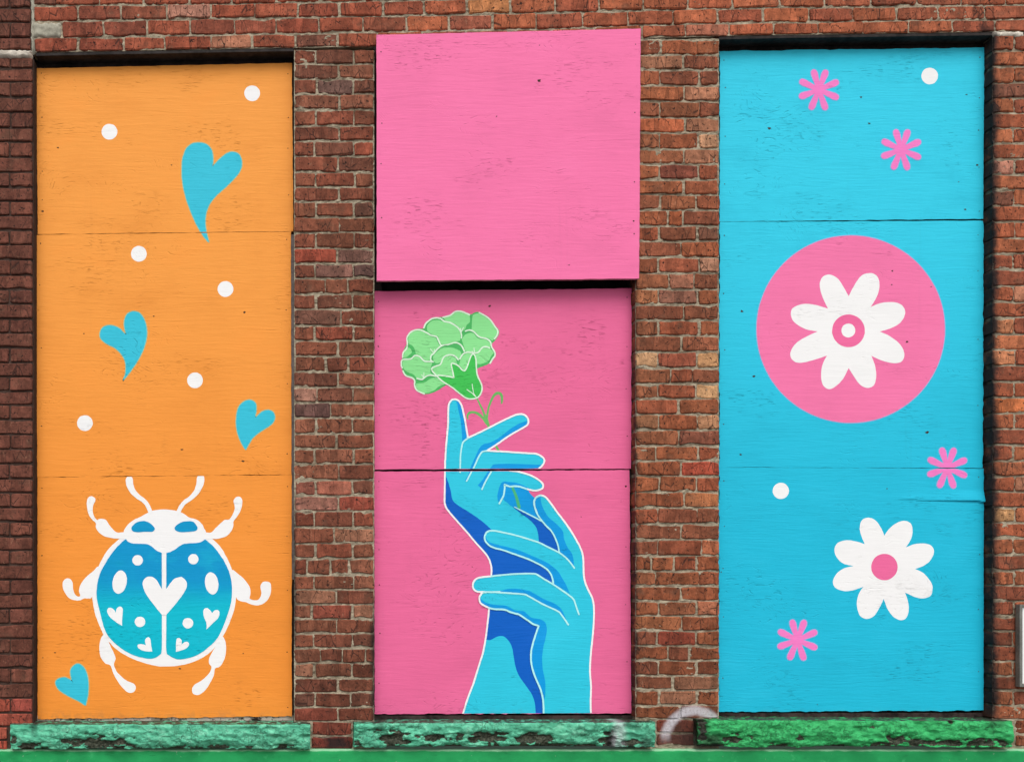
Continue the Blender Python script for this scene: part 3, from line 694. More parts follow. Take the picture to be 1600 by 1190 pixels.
# head lining of the gap under the upper pink board: two thin dark rose battens on the frame
# ------------------------------------------------------------------ plywood boards
def board(label, TL, TR, BR, BL, mat, yf=.06, thick=.015, nx=60, ny=60, jit=.7, seed=1, bulge=None, rough_sides='', name='plywood_board', group=None, edge=None):
    U, T = np.meshgrid(np.linspace(0, 1, nx+1), np.linspace(0, 1, ny+1))
    X = (TL[0]*(1-U)+TR[0]*U)*(1-T)+(BL[0]*(1-U)+BR[0]*U)*T
    Y = (TL[1]*(1-U)+TR[1]*U)*(1-T)+(BL[1]*(1-U)+BR[1]*U)*T
    jx = (fbm(X*.09, Y*.13, seed, 3)-.5)*2*jit; jy = (fbm(X*.10, Y*.09, seed+9, 3)-.5)*2*jit
    kl = 2.4 if 'L' in rough_sides else 1; kr = 2.4 if 'R' in rough_sides else 1; kb = 2.6 if 'B' in rough_sides else 1; kt = 2.0 if 'T' in rough_sides else 1
    X = X+jx*((U == 0)*kl+(U == 1)*kr); Y = Y+jy*((T == 0)*kt+(T == 1)*kb)
    dy = np.zeros_like(X)
    if bulge is not None: dy = bulge(X, Y)
    yy = yf+dy
    V = np.stack([XC+(X-CX)*S*(D+yf)/D, yy, CZ+(CY-Y)*S*(D+yf)/D], -1).reshape(-1, 3)
    idx = np.arange((nx+1)*(ny+1)).reshape(ny+1, nx+1)
    F = np.stack([idx[1:, :-1], idx[1:, 1:], idx[:-1, 1:], idx[:-1, :-1]], -1).reshape(-1, 4).tolist()
    ring = list(idx[0, :])+list(idx[1:, -1])+list(idx[-1, -2::-1])+list(idx[-2:0:-1, 0])
    n0 = len(V); back = V[ring].copy(); back[:, 1] += thick; V = np.concatenate([V, back]); m = len(ring)
    mi = [0]*len(F)
    for i in range(m):
        j = (i+1) % m; F.append([int(ring[i]), int(ring[j]), n0+j, n0+i]); mi.append(1)
    F.append([n0+i for i in range(m)][::-1]); mi.append(1)
    root = thing('plywood_board', label, 'board', P((BL[0]+BR[0])/2, (BL[1]+BR[1])/2, yf), group)
    me = mesh('board', V, F, [mat, edge or M_edge], mi); me.update()
    child('panel', me, root)
    # screws
    sv, sf = [], []
    rs = random.Random(seed*7+1)
    for side in (0.018, 0.982):
        k = 0.05
        while k < .97:
            u = side+rs.uniform(-.003, .003); t = k+rs.uniform(-.02, .02); k += rs.uniform(.17, .30)
            x = (TL[0]*(1-u)+TR[0]*u)*(1-t)+(BL[0]*(1-u)+BR[0]*u)*t; y_ = (TL[1]*(1-u)+TR[1]*u)*(1-t)+(BL[1]*(1-u)+BR[1]*u)*t
            c = P(x, y_, yf); r_ = .0026*rs.uniform(.8, 1.2); n0 = len(sv)
            for a in range(8): sv.append((c.x+r_*math.cos(a*math.pi/4), yf-.0006, c.z+r_*math.sin(a*math.pi/4)))
            for a in range(8): sv.append((c.x+r_*math.cos(a*math.pi/4), yf+.002, c.z+r_*math.sin(a*math.pi/4)))
            sf.append([n0+a for a in range(8)][::-1] if False else [n0+a for a in range(8)])
            for a in range(8): sf.append([n0+a, n0+(a+1) % 8, n0+8+(a+1) % 8, n0+8+a])
    for (ex, ey, er) in MARKS.get(seed, ()):
        c = P(ex, ey, yf); n0 = len(sv); r_ = er*S
        for kk_ in (0, 1):
            for a in range(8): q_ = 1+.5*rs.uniform(-1, 1); sv.append((c.x+r_*q_*math.cos(a*math.pi/4)*1.3, yf-.0006+.0026*kk_, c.z+r_*q_*.8*math.sin(a*math.pi/4)))
        sf.append([n0+a for a in range(8)])
        for a in range(8): sf.append([n0+a, n0+(a+1) % 8, n0+8+(a+1) % 8, n0+8+a])
    child('screw_heads', mesh('screw_heads', sv, sf, M_screw), root, 'stuff')
    root['_q'] = 0
    del root['_q']
    BOARDS.append(dict(root=root, top=(TL, TR), bot=(BL, BR), yf=yf, x=(min(TL[0], BL[0]), max(TR[0], BR[0]))))
    return root
BOARDS = []
MARKS = {2:[(90,231,1.2),(268,258,1),(66,330,1.4)],3:[(382,488,1.6),(131,521,1),(284,702,1.6),(380,720,1.6),(240,494,1)],4:[(86,1019,1.2),(281,1044,1.2),(380,1020,.8)],5:[(842,126,2.2),(990,345,1.4),(889,414,1),(776,182,1),(843,71,.8)],6:[(765,478,1.6),(591,541,1)],7:[(978,759,1.2),(908,807,.8),(738,885,.8)],8:[(1202,201,2.2),(1358,193,1.8),(1345,152,1.6),(1510,148,1.2),(1527,258,1.8),(1498,284,.8),(1508,327,1.6)],9:[(1417,534,2.2),(1449,675,2.2),(1394,423,1.4),(1393,445,1),(1178,588,1.8),(1159,486,1.8),(1455,448,1.2)],10:[(1127,893,1),(1157,710,1.4),(1386,763,1),(1277,1100,.8)]}
GRP = 'painted plywood boards over the windows'
M_edge_o = simple('orange_board_edge', rgb(150,92,50), .9, 120, .4); M_edge_p = simple('pink_board_edge', rgb(176,120,132), .9, 120, .3); M_edge_c = simple('blue_board_edge', rgb(60,110,125), .9, 120, .4)
oA = board('top orange plywood board with two white dots and the largest turquoise heart', (56.5,107), (456,98.5), (458.5,361.3), (59,366.1), M_orange, seed=2, edge=M_edge_o, group=GRP)
oB = board('middle orange plywood board with four white dots and two turquoise hearts', (55,366.9), (454.5,362.0), (455.5,741.0), (58.3,745.0), M_orange, yf=.0601, seed=3, edge=M_edge_o, group=GRP)
oC = board('bottom orange plywood board with the big painted blue and white ladybug', (58.3,745.5), (455.8,741.5), (456,1118.5), (58.8,1122.5), M_orange, yf=.060, seed=4, rough_sides='B', edge=M_edge_o, group=GRP, nx=120)
pU = board('plain light pink plywood board standing proud of the wall above the others', (588.3,54.8), (1001,45), (998.6,435), (589,438.6), M_pink_u, yf=-.022, thick=.02, seed=5, edge=M_edge_p, group=GRP, jit=.5)
pM = board('middle pink plywood board with the green painted flower and fingertips', (585.3,455), (987,450.5), (986.2,731.8), (585.2,733), M_pink_l, seed=6, edge=M_edge_p, group=GRP)
pL = board('bottom pink plywood board with two painted blue hands and forearms', (584.8,736.4), (983.6,734), (986.5,1113.5), (585.5,1115), M_pink_l, yf=.061, seed=7, edge=M_edge_p, group=GRP, rough_sides='B', nx=100)
cA = board('top blue plywood board with one white dot and two small magenta flowers', (1124.8,80.2), (1538,74.5), (1536.2,341.8), (1124.5,346.3), M_cyan, seed=8, edge=M_edge_c, group=GRP, rough_sides='LT', ny=90)
cB = board('middle blue plywood board with a white flower on a pink disc', (1124.4,346.8), (1536.6,344.8), (1535.8,730.8), (1124,729.4), M_cyan, yf=.0602, seed=9, edge=M_edge_c, group=GRP, rough_sides='LR', ny=110)
def bulge(X, Y):
    a = np.clip((X-1402)/135, 0, 1)**1.2
    yc = 780.5+3.0*a
    up = np.clip((Y-(yc-20))/20, 0, 1); up = up*up*(3-2*up)
    prof = np.where(Y < yc, up, 0.0)
    low = np.where(Y >= yc, np.clip(1-(Y-yc)/4, 0, 1), 0)
    kn = np.exp(-(((X-1421)/11)**2+((Y-778)/3.2)**2))
    return -(.011*a*prof)+.003*a*low-.0028*kn
cC = board('bottom blue plywood board with a white flower and a lifting split at its right edge', (1124,729.8), (1537.2,731.6), (1536.8,1109.5), (1122.6,1111.5), M_cyan, seed=10, edge=M_edge_c, group=GRP, rough_sides='LB', nx=200, ny=190, bulge=bulge)

# ------------------------------------------------------------------ painting helpers
def smooth(pts, closed=True, n=6):
    """Catmull-Rom through points; a third value of 1 marks a sharp corner"""
    N = len(pts); out = []
    rng_ = range(N) if closed else range(N-1)
    def g(i): return pts[i % N] if closed else pts[max(0, min(N-1, i))]
    for i in rng_:
        p1, p2 = g(i), g(i+1)
        s1 = len(p1) > 2; s2 = len(p2) > 2
        p0 = p1 if s1 else g(i-1); p3 = p2 if s2 else g(i+2)
        for k in range(n):
            t = k/n; t2 = t*t; t3 = t2*t
            out.append(tuple(.5*((2*p1[c])+(-p0[c]+p2[c])*t+(2*p0[c]-5*p1[c]+4*p2[c]-p3[c])*t2+(-p0[c]+3*p1[c]-3*p2[c]+p3[c])*t3) for c in (0, 1)))
    if not closed: out.append(tuple(pts[-1][:2]))
    return out
def tr(o, s, pts): return [((p[0]/s+o[0], p[1]/s+o[1]) + tuple(p[2:])) for p in pts]
def poly(pts, n=6, sm=True):
    q = smooth(pts, True, n) if sm else [p[:2] for p in pts]
    r = [q[0]]
    for p in q[1:]:
        if math.hypot(p[0]-r[-1][0], p[1]-r[-1][1]) > .05: r.append(p)
    if math.hypot(r[0][0]-r[-1][0], r[0][1]-r[-1][1]) < .05: r.pop()
    tris = tessellate_polygon([[Vector((x, y, 0)) for x, y in r]])
    return r, [list(t) for t in tris]
def stroke(pts, w, closed=False, n=6, sm=True):
    """w: width in photo pixels, number or list per control point"""
    q = smooth(pts, closed, n) if sm else [p[:2] for p in pts]
    if isinstance(w, (list, tuple)):
        cp = np.linspace(0, len(q)-1, len(w)); ww = np.interp(np.arange(len(q)), cp, w)
    else: ww = np.full(len(q), float(w))
    r = [q[0]]; rw = [ww[0]]
    for p, a in zip(q[1:], ww[1:]):
        if math.hypot(p[0]-r[-1][0], p[1]-r[-1][1]) > .25: r.append(p); rw.append(a)
    V, F = [], []; N = len(r)
    for i in range(N):
        if closed: a, b = r[i-1], r[(i+1) % N]
        else: a, b = r[max(0, i-1)], r[min(N-1, i+1)]
        d = Vector((b[0]-a[0], b[1]-a[1])); d.normalize(); nrm = Vector((-d.y, d.x)); h = rw[i]/2
        V.append((r[i][0]+nrm.x*h, r[i][1]+nrm.y*h)); V.append((r[i][0]-nrm.x*h, r[i][1]-nrm.y*h))
    for i in range(N if closed else N-1):
        j = (i+1) % N; F.append([2*i, 2*i+1, 2*j+1, 2*j])
    if not closed:
        for e, (i, sgn) in enumerate(((0, -1), (N-1, 1))):
            a = r[1] if i == 0 else r[N-2]; d = Vector((r[i][0]-a[0], r[i][1]-a[1])); d.normalize(); nr = Vector((-d.y, d.x)); h = rw[i]/2
            ks = [2*i, 2*i+1] if sgn > 0 else [2*i+1, 2*i]
            n0 = len(V)
            for k in range(1, 5):
                t = math.pi*k/5; V.append((r[i][0]+nr.x*h*math.cos(t)+d.x*h*math.sin(t), r[i][1]+nr.y*h*math.cos(t)+d.y*h*math.sin(t)))
            F.append([ks[0]]+[n0+k for k in range(4)]+[ks[1]])
    return V, F
def circle(cx, cy, r, ry=None, n=40, rot=0):
    ry = ry or r; c, s = math.cos(rot), math.sin(rot)
    V = []
    for k in range(n):
        a = 2*math.pi*k/n; x, y = r*math.cos(a), ry*math.sin(a); V.append((cx+x*c-y*s, cy+x*s+y*c))
    return V, [list(range(n))]

def decal(name, boards, items, layer, parents=None, wob=0.22):
    """items: list of (V, F, material, sublayer). Cuts the paint at the board edges; returns {board index: object}"""
    res = {}
    for bi in boards:
        B = BOARDS[bi]; yf = B['yf']
        bm = bmesh.new(); mats = []
        for (V, F, mat, sub) in items:
            if mat not in mats: mats.append(mat)
            m = mats.index(mat); y = yf-.00022*(layer+sub)
            vs_ = []
            for (x, yy) in V:
                x += (float(vnoise(x*.35, yy*.35, 5))-.5)*2*wob; yy += (float(vnoise(x*.35, yy*.35, 9))-.5)*2*wob
                p = P(x, yy, yf); vs_.append(bm.verts.new((p.x, y, p.z)))
            for f in F:
                try:
                    fc = bm.faces.new([vs_[i] for i in f]); fc.material_index = m
                except ValueError: pass
        for f in bm.faces:
            f.normal_update()
            if f.normal.y > 0: f.normal_flip()
        for (a, b), keep_below in ((B['top'], True), (B['bot'], False)):
            pa, pb = P(a[0], a[1]+(.5 if keep_below else -.5), yf), P(b[0], b[1]+(.5 if keep_below else -.5), yf)
            d = (pb-pa).normalized(); nrm = Vector((-d.z, 0, d.x))
            if nrm.z < 0: nrm = -nrm
            bmesh.ops.bisect_plane(bm, geom=bm.verts[:]+bm.edges[:]+bm.faces[:], plane_co=pa, plane_no=nrm, clear_outer=keep_below, clear_inner=not keep_below)
        bmesh.ops.delete(bm, geom=[v for v in bm.verts if not v.link_faces], context='VERTS')
        if len(bm.faces) == 0: bm.free(); continue
        me = bpy.data.meshes.new(name); bm.to_mesh(me); bm.free()
        for m in mats: me.materials.append(m)
        par = (parents or {}).get(bi, B['root'])
        res[bi] = child(name, me, par)
    return res
OA, OB, OC, PU, PM, PL, CA, CB, CC = range(9)

def fill(o, s, pts, mat, sub=0, n=6, sm=True):
    v, f = poly(tr(o, s, pts), n, sm); return (v, f, mat, sub)
def line(o, s, pts, w, mat, sub=0, closed=False):
    v, f = stroke(tr(o, s, pts), w, closed); return (v, f, mat, sub)

# ------------------------------------------------------------------ orange boards: dots and hearts
for b, x, y in ((OA,394,146),(OA,171,206),(OB,217,396.5),(OB,352.3,451.5),(OB,304.7,594),(OB,132.7,660.7)):
    v, f = circle(x, y, 12.3); decal('painted_dot', [b], [(v, f, M_white, 0)], 1)
def heart(boards, o, s, pts):
    decal('painted_heart', boards, [line(o, s, pts, 2.6, M_rim, 0, True), fill(o, s, pts, M_heart, 1)], 1)
heart([OA, OB], (270,210), 6.608, [(95,330),(105,240),(140,150),(200,98),(280,87),(350,107),(398,160),(415,240),(410,335,1),(480,260),(550,203),(610,182),(670,197),(705,250),(710,330),(680,400),(620,470),(540,550),(450,630),(380,720),(345,810),(335,900),(345,1000),(372,1115,1),(310,1040),(240,920),(180,780),(130,630),(100,480)])
heart([OB], (140,470), 8.5, [(490,450,1),(470,380),(460,290),(480,210),(520,160),(590,140),(660,160),(710,220),(745,310),(760,420),(745,540),(710,650),(650,770),(560,910),(442,1060,1),(475,970),(482,870),(460,770),(410,690),(330,620),(230,570),(150,500),(140,430),(170,360),(240,327),(320,332),(400,370),(450,420)])
heart([OB], (350,610), 11.33, [(558,480,1),(556,430),(570,350),(565,250),(530,195),(460,167),(370,187),(300,240),(250,320),(224,440),(217,580),(235,720),(280,860),(340,980),(385,1043,1),(430,960),(490,860),(570,780),(680,700),(800,625),(870,560),(898,470),(880,400),(830,357),(760,347),(680,370),(610,430)])
heart([OC], (0,890), Z, [(345,700),(360,675),(400,665),(435,680),(452,695,1),(440,660),(438,620),(460,590),(490,582),(520,605),(540,650),(548,710),(545,770),(530,838,1),(490,812),(420,777),(365,740)])

# ------------------------------------------------------------------ ladybug
s8 = 7.935; B1=(90,730); B2=(230,730); B3=(90,860); B4=(230,860); B5=(130,960); s5=6.328
def mix_pts(*groups):
    out = []
    for o, s, pts in groups: out += tr(o, s, pts)
    return out
outer = mix_pts((B1,s8,[(780,870,1),(640,1000),(560,1120)]),(B3,s8,[(500,210),(445,350),(427,480),(432,600),(460,760),(500,880),(565,1030)]),(B5,s5,[(210,200),(300,315),(420,400),(560,460),(700,500),(800,510),(950,500),(1100,460),(1230,390),(1320,300),(1385,205),(1432,110)]),
    (B4,s8,[(1070,760),(1100,600),(1105,480),(1060,260),(1000,110),(940,0)]),(B2,s8,[(960,1060),(880,950),(785,868,1)]))
head = mix_pts((B1,s8,[(820,800),(840,750),(890,690),(960,640),(1010,620),(1120,560),(1200,530),(1320,518)]),(B2,s8,[(330,530),(360,537),(450,570),(520,620),(600,640),(670,690),(710,760),(730,810),(715,890,1),(670,920),(600,935),(500,940),(430,955),(350,1010),(290,1045),(240,1058),(212,1062)]),(B1,s8,[(1290,1058),(1230,1030),(1170,980),(1110,950),(1040,945),(930,940),(870,915),(850,885,1)]))
def F_(pts, mat, sub=0): v, f = poly(pts); return (v, f, mat, sub)
bug = decal('painted_ladybug', [OC], [F_(outer, M_white, 0)], 1)[OC]
par = {OC: bug}
decal('head', [OC], [F_(head, M_white)], 3, par)
uL = [(830,805),(740,805),(690,770),(640,710),(600,650),(550,635),(510,640),(490,650),(450,600),(435,540),(440,470),(465,420),(465,380),(420,355),(380,375),(362,430),(368,510),(390,590),(430,645),(475,690),(475,740),(510,800),(580,850),(680,875),(760,880),(850,885)]
uR = [(720,808),(790,805),(850,750),(910,690),(960,650),(1020,640),(1060,580),(1085,510),(1080,460),(1070,410),(1100,370),(1140,360),(1175,390),(1178,450),(1160,530),(1120,600),(1070,670),(1070,720),(1040,790),(980,850),(880,882),(800,885),(700,885)]
mL = [(510,210),(430,260),(350,330),(290,410),(265,490),(280,560),(240,560),(205,520),(190,450),(185,390),(150,345),(100,345),(65,390),(65,460),(90,520),(150,590),(230,615),(280,612),(330,590),(380,590),(435,550)]
mR = [(1050,250),(1130,290),(1210,360),(1270,450),(1280,530),(1270,590),(1320,610),(1370,610),(1405,570),(1415,520),(1405,440),(1430,390),(1480,380),(1525,400),(1537,470),(1520,560),(1460,640),(1380,675),(1290,665),(1220,635),(1150,620),(1100,560)]
lL = [(215,190),(170,250),(160,340),(175,420),(220,480),(270,500),(300,580),(350,670),(400,730),(450,768),(500,760),(520,720),(500,680),(430,650),(370,600),(330,560),(308,510),(305,480),(320,430),(300,370),(270,310),(255,262),(300,300)]
lR = [(1370,210),(1405,260),(1412,360),(1390,450),(1350,510),(1305,530),(1290,600),(1250,680),(1200,750),(1140,790),(1090,780),(1075,740),(1100,690),(1180,640),(1250,570),(1268,515),(1245,480),(1245,430),(1280,360),(1325,285)]
for o, s, p in ((B1,s8,uL),(B2,s8,uR),(B3,s8,mL),(B4,s8,mR),(B5,s5,lL),(B5,s5,lR)): decal('leg', [OC], [fill(o, s, p, M_white)], 4 if o in (B1, B2) else .5, par)
for o, p, w in ((B1, [(890,152),(895,210),(930,290),(990,355),(1060,405),(1110,460),(1150,550)], [11.5,11,9,7.5,6.8,6.5,6.5]), (B2, [(663,138),(655,200),(618,290),(550,370),(460,435),(412,500),(385,560)], [12,11.5,9,7,6.5,6.5,6.5])):
    q = tr(o, s8, p); v, f = stroke(q, w); decal('antenna', [OC], [(v, f, M_white, 0)], 5, par)
left = mix_pts((B1,s8,[(850,885,1),(870,915),(930,940),(1040,945),(1110,950),(1170,980),(1230,1030),(1292,1058,1)]),(B5,s5,[(778,100,1),(776,350),(750,400),(680,432),(600,425),(480,390),(350,310),(230,180)]),(B3,s8,[(520,740),(485,560),(495,400),(540,250),(620,110)]),(B1,s8,[(590,1180),(690,1040),(790,930)]))
right = mix_pts((B2,s8,[(715,890,1),(670,920),(600,935),(500,940),(430,955),(350,1010),(290,1045),(238,1058,1)]),(B5,s5,[(822,100,1),(822,350),(850,400),(930,437),(1010,432),(1120,400),(1250,310),(1350,190)]),(B4,s8,[(1020,720),(1050,540),(1040,350),(990,200),(920,70)]),(B2,s8,[(950,1150),(850,1010),(760,920)]))
for q in (left, right): decal('wing_case', [OC], [F_(q, M_bugblue)], 6, par)
for q in (tr(B1,s8,[(915,750),(940,710),(990,675),(1060,662),(1120,675),(1170,710),(1205,755),(1180,793),(1080,796),(980,800),(930,785)]), tr(B2,s8,[(340,750),(370,710),(430,675),(500,665),(560,668),(600,700),(625,750),(600,785),(520,796),(420,800),(365,785)])):
    decal('eye', [OC], [F_(q, M_bugeye)], 7, par)
for cx, cy, r in ((215.1,874.7,8.2),(302.2,873,8),(218.9,970.8,8.2),(293.7,972.9,8.2)):
    v, f = circle(cx, cy, r); decal('spot', [OC], [(v, f, M_white, 0)], 8, par)
for o, cx, cy, rx, ry, rot in ((B3,770,388,88,145,.17),(B4,800,403,83,138,-.15)):
    v, f = circle(cx/s8+o[0], cy/s8+o[1], rx/s8, ry/s8, 40, rot); decal('spot', [OC], [(v, f, M_white, 0)], 8, par)
bigheart = mix_pts((B3,s8,[(1295,795,1),(1170,640),(1090,520),(1055,420),(1070,360),(1120,320),(1190,330),(1240,380),(1290,470),(1320,492,1),(1350,470),(1400,400),(1450,345),(1520,325)]),(B4,s8,[(440,330),(485,380),(492,440),(450,530),(350,660),(235,795,1)]))
decal('heart_mark', [OC], [F_(bigheart, M_white)], 8, par)
for o, s, p in ((B3,s8,[(800,930,1),(720,880),(650,820),(617,760),(625,715),(660,705),(700,730),(720,768,1),(735,715),(770,690),(805,710),(808,760),(800,850)]),(B4,s8,[(735,975,1),(735,900),(700,800),(700,730),(740,708),(780,735),(805,772,1),(840,735),(880,735),(898,770),(880,830),(810,900)]),
    (B5,s5,[(683,362,1),(600,355),(545,325),(540,295),(580,288),(621,300,1),(612,250),(640,220),(665,240),(672,300)]),(B5,s5,[(918,366,1),(918,300),(925,240),(950,228),(972,250),(975,292,1),(1000,270),(1035,268),(1045,300),(1010,335)])):
    decal('heart_mark', [OC], [fill(o, s, p, M_white)], 8, par)

# ------------------------------------------------------------------ hands
R1=(610,475); R2=(680,600); R3=(680,720); R4=(730,800); R5=(730,890); R6=(710,980); s6=6.6125
HB = [PM, PL]
leftedge = [(R4,s8,[(297,790),(300,700),(290,640),(260,560),(200,480),(100,370),(0,250)]),(R3,s8,[(250,720),(150,600),(122,540),(115,480),(118,300),(120,110)]),(R2,s8,[(125,900),(140,700),(158,500),(160,400),(162,300),(172,240),(200,200),(240,188),(290,205),(325,260),(345,330),(370,450),(395,600),(405,665,1)])]
f2 = [(R2,s8,[(500,620),(650,548),(800,470),(950,400),(1020,375),(1080,372),(1130,400),(1155,450),(1145,500),(1100,535),(1000,590),(900,650),(780,735),(640,825,1)])]
f3 = [(R2,s8,[(800,832),(1000,845),(1150,855),(1250,862),(1310,890),(1350,930),(1350,970),(1320,1015),(1288,1040,1),(1100,1050,1),(920,1068,1)])]
f4 = [(R3,s8,[(1000,125),(1100,150),(1200,185),(1290,240),(1335,290),(1325,340),(1260,365),(1200,362),(1145,350,1),(1180,410),(1240,460,1),(1400,600,1),(1500,1100,1)])]
S1 = mix_pts(*leftedge, *f2, *f3, *f4, (R4,s8,[(1000,500,1),(1060,860,1)]), (R5,s8,[(820,200,1)]), (R5,s8,[(330,200,1)]))
heel = [(R6,s6,[(920,890,1),(915,760),(890,640),(830,500),(795,380),(790,260),(810,160),(845,60)]),(R5,s8,[(840,820),(885,690,1)])]
f3b_bot = [(R5,s8,[(820,670),(760,630),(700,590),(640,550),(600,540),(530,520),(460,490),(340,485),(270,470),(190,430),(155,390),(150,340),(180,283,1)])]
f2b = [(R5,s8,[(110,262),(72,220),(72,160),(110,110),(170,90),(400,65),(600,48),(820,45),(870,60),(950,110),(1065,178,1)])]
f1b = [(R4,s8,[(1055,820),(1030,760),(980,700),(900,650),(780,590),(620,530),(450,470),(320,435),(250,390),(215,330),(225,270),(260,235),(330,228),(450,250),(620,290),(800,345),(900,380),(1020,440),(1140,500,1)])]
palmedge = [(R4,s8,[(1125,420),(1090,320),(1040,230),(990,180),(930,125,1)])]
thumb = [(R3,s8,[(1260,650),(1230,560),(1225,500),(1250,450),(1310,425),(1370,450),(1430,520),(1500,620),(1570,710)]),(R4,s8,[(1200,110),(1270,210),(1350,340),(1410,460),(1435,560),(1440,700),(1450,820),(1480,920),(1530,1020)]),(R5,s8,[(1550,350),(1567,440),(1570,560),(1560,750),(1545,900)]),(R6,s6,[(1410,250),(1400,400),(1402,500),(1410,620),(1405,780),(1412,930,1)])]
S2 = mix_pts(*thumb, *heel, *f3b_bot, *f2b, *f1b, *palmedge)
forearm_left = [(R5,s8,[(270,480,1),(258,600),(240,750),(225,862),(190,1040)]),(R6,s6,[(265,350),(200,560),(140,720),(85,895,1)])]
C1top = [(R6,s6,[(840,890,1),(830,780),(800,690),(740,600),(670,500),(630,400),(610,280)]),(R5,s8,[(575,1100),(565,1000),(540,920),(500,860),(450,822),(400,818),(340,840),(290,866),(225,862,1)])]
ARM = mix_pts(*forearm_left, *heel, (R5,s8,[(700,400,1),(330,350,1)]))
C1 = mix_pts(*[(R5,s8,[(190,1040)]),(R6,s6,[(265,350),(200,560),(140,720),(85,895,1)])], *C1top)
DB1 = mix_pts((R3,s8,[(130,180,1),(160,260),(190,360),(215,480),(280,545),(400,620),(520,700),(610,770),(700,850,1)]),(R4,s8,[(500,350,1),(900,520,1),(1080,700,1),(1085,900,1),(600,850,1),(297,800,1),(300,700),(290,640),(260,560),(200,480),(100,370),(0,250)]),(R3,s8,[(250,720),(150,600),(122,540),(115,480),(118,300)]))
DB2 = mix_pts((R3,s8,[(940,550,1),(1050,640),(1150,710),(1230,790),(1270,870),(1285,1000,1)]),(R4,s8,[(1000,500,1),(1150,540,1),(1110,380),(1040,230),(990,180),(930,125,1)]),(R3,s8,[(1270,720),(1180,670),(1080,620),(985,570)]))
MBp = mix_pts((R3,s8,[(860,300,1),(862,400),(845,470),(900,520),(950,560),(1080,620),(1180,670),(1320,745,1),(1260,640),(1228,520),(1240,462,1),(1190,415),(1148,352,1),(1040,315),(980,318),(920,315)]))
crescent = mix_pts((R3,s8,[(795,525,1),(775,480),(772,420),(790,340),(815,280),(850,253),(920,260),(1010,270),(1100,305),(1200,355,1),(1130,348),(1040,318),(980,314),(920,316),(860,292,1),(862,360),(845,430)]))
F1m = mix_pts((R2,s8,[(260,200,1),(300,222),(330,285),(355,400),(395,600),(404,668,1),(370,695),(338,725,1),(330,600),(315,450),(290,330),(270,240)]))
F2m = mix_pts((R2,s8,[(1135,455,1),(1050,485),(950,540),(850,620),(750,690),(660,730),(600,742),(550,790),(510,870),(460,980),(430,1050)]),(R3,s8,[(410,170),(368,240,1),(392,250,1),(450,130)]),(R2,s8,[(530,920),(570,850),(610,830),(645,824,1),(780,735),(900,650),(1000,590),(1100,535),(1145,490)]))
F3m = mix_pts((R2,s8,[(1318,1000,1),(1100,990),(900,986),(740,992),(700,1018)]),(R3,s8,[(640,150),(580,240),(528,300,1),(580,345,1),(625,260),(704,112,1)]),(R2,s8,[(900,1062,1),(1285,1040,1)]))
MB1 = mix_pts((R4,s8,[(930,125,1)]),(R3,s8,[(1260,650),(1230,560),(1225,500),(1250,455),(1308,428,1),(1310,500),(1340,590),(1400,690),(1480,760),(1550,830)]),(R4,s8,[(1185,240),(1200,330),(1240,430),(1290,500),(1315,580),(1322,675,1),(1240,575),(1140,500,1),(1110,380),(1040,230)]))
G1 = mix_pts((R4,s8,[(228,280,1),(240,330),(280,370),(350,395),(500,430),(650,475),(780,530),(900,580),(1000,630),(1080,690),(1130,740),(1180,820),(1230,910),(1272,1010,1),(1200,960),(1068,885,1),(1055,820),(1030,755),(980,700),(900,648),(780,590),(620,530),(450,470),(320,435),(250,390),(215,330)]))
G2 = mix_pts((R5,s8,[(380,268,1),(480,240),(600,232),(700,245),(780,265),(880,320),(960,365),(1050,400),(1110,435),(1160,480),(1200,550),(1245,670,1),(1200,600),(1140,520),(1040,470),(940,425),(760,325),(700,300),(550,290)]))
G3 = mix_pts((R5,s8,[(158,345,1),(200,385),(280,420),(400,435),(470,440),(530,465),(600,500),(700,510),(740,545),(800,590),(880,605),(930,620),(970,660),(985,740),(970,840),(945,940),(930,1050)]),(R6,s6,[(905,300),(910,420),(930,520),(940,600),(932,720),(916,770,1),(890,640),(830,500),(795,380),(790,260),(810,160),(845,60)]),(R5,s8,[(840,820),(888,690,1)]+f3b_bot[0][2][:-1]))

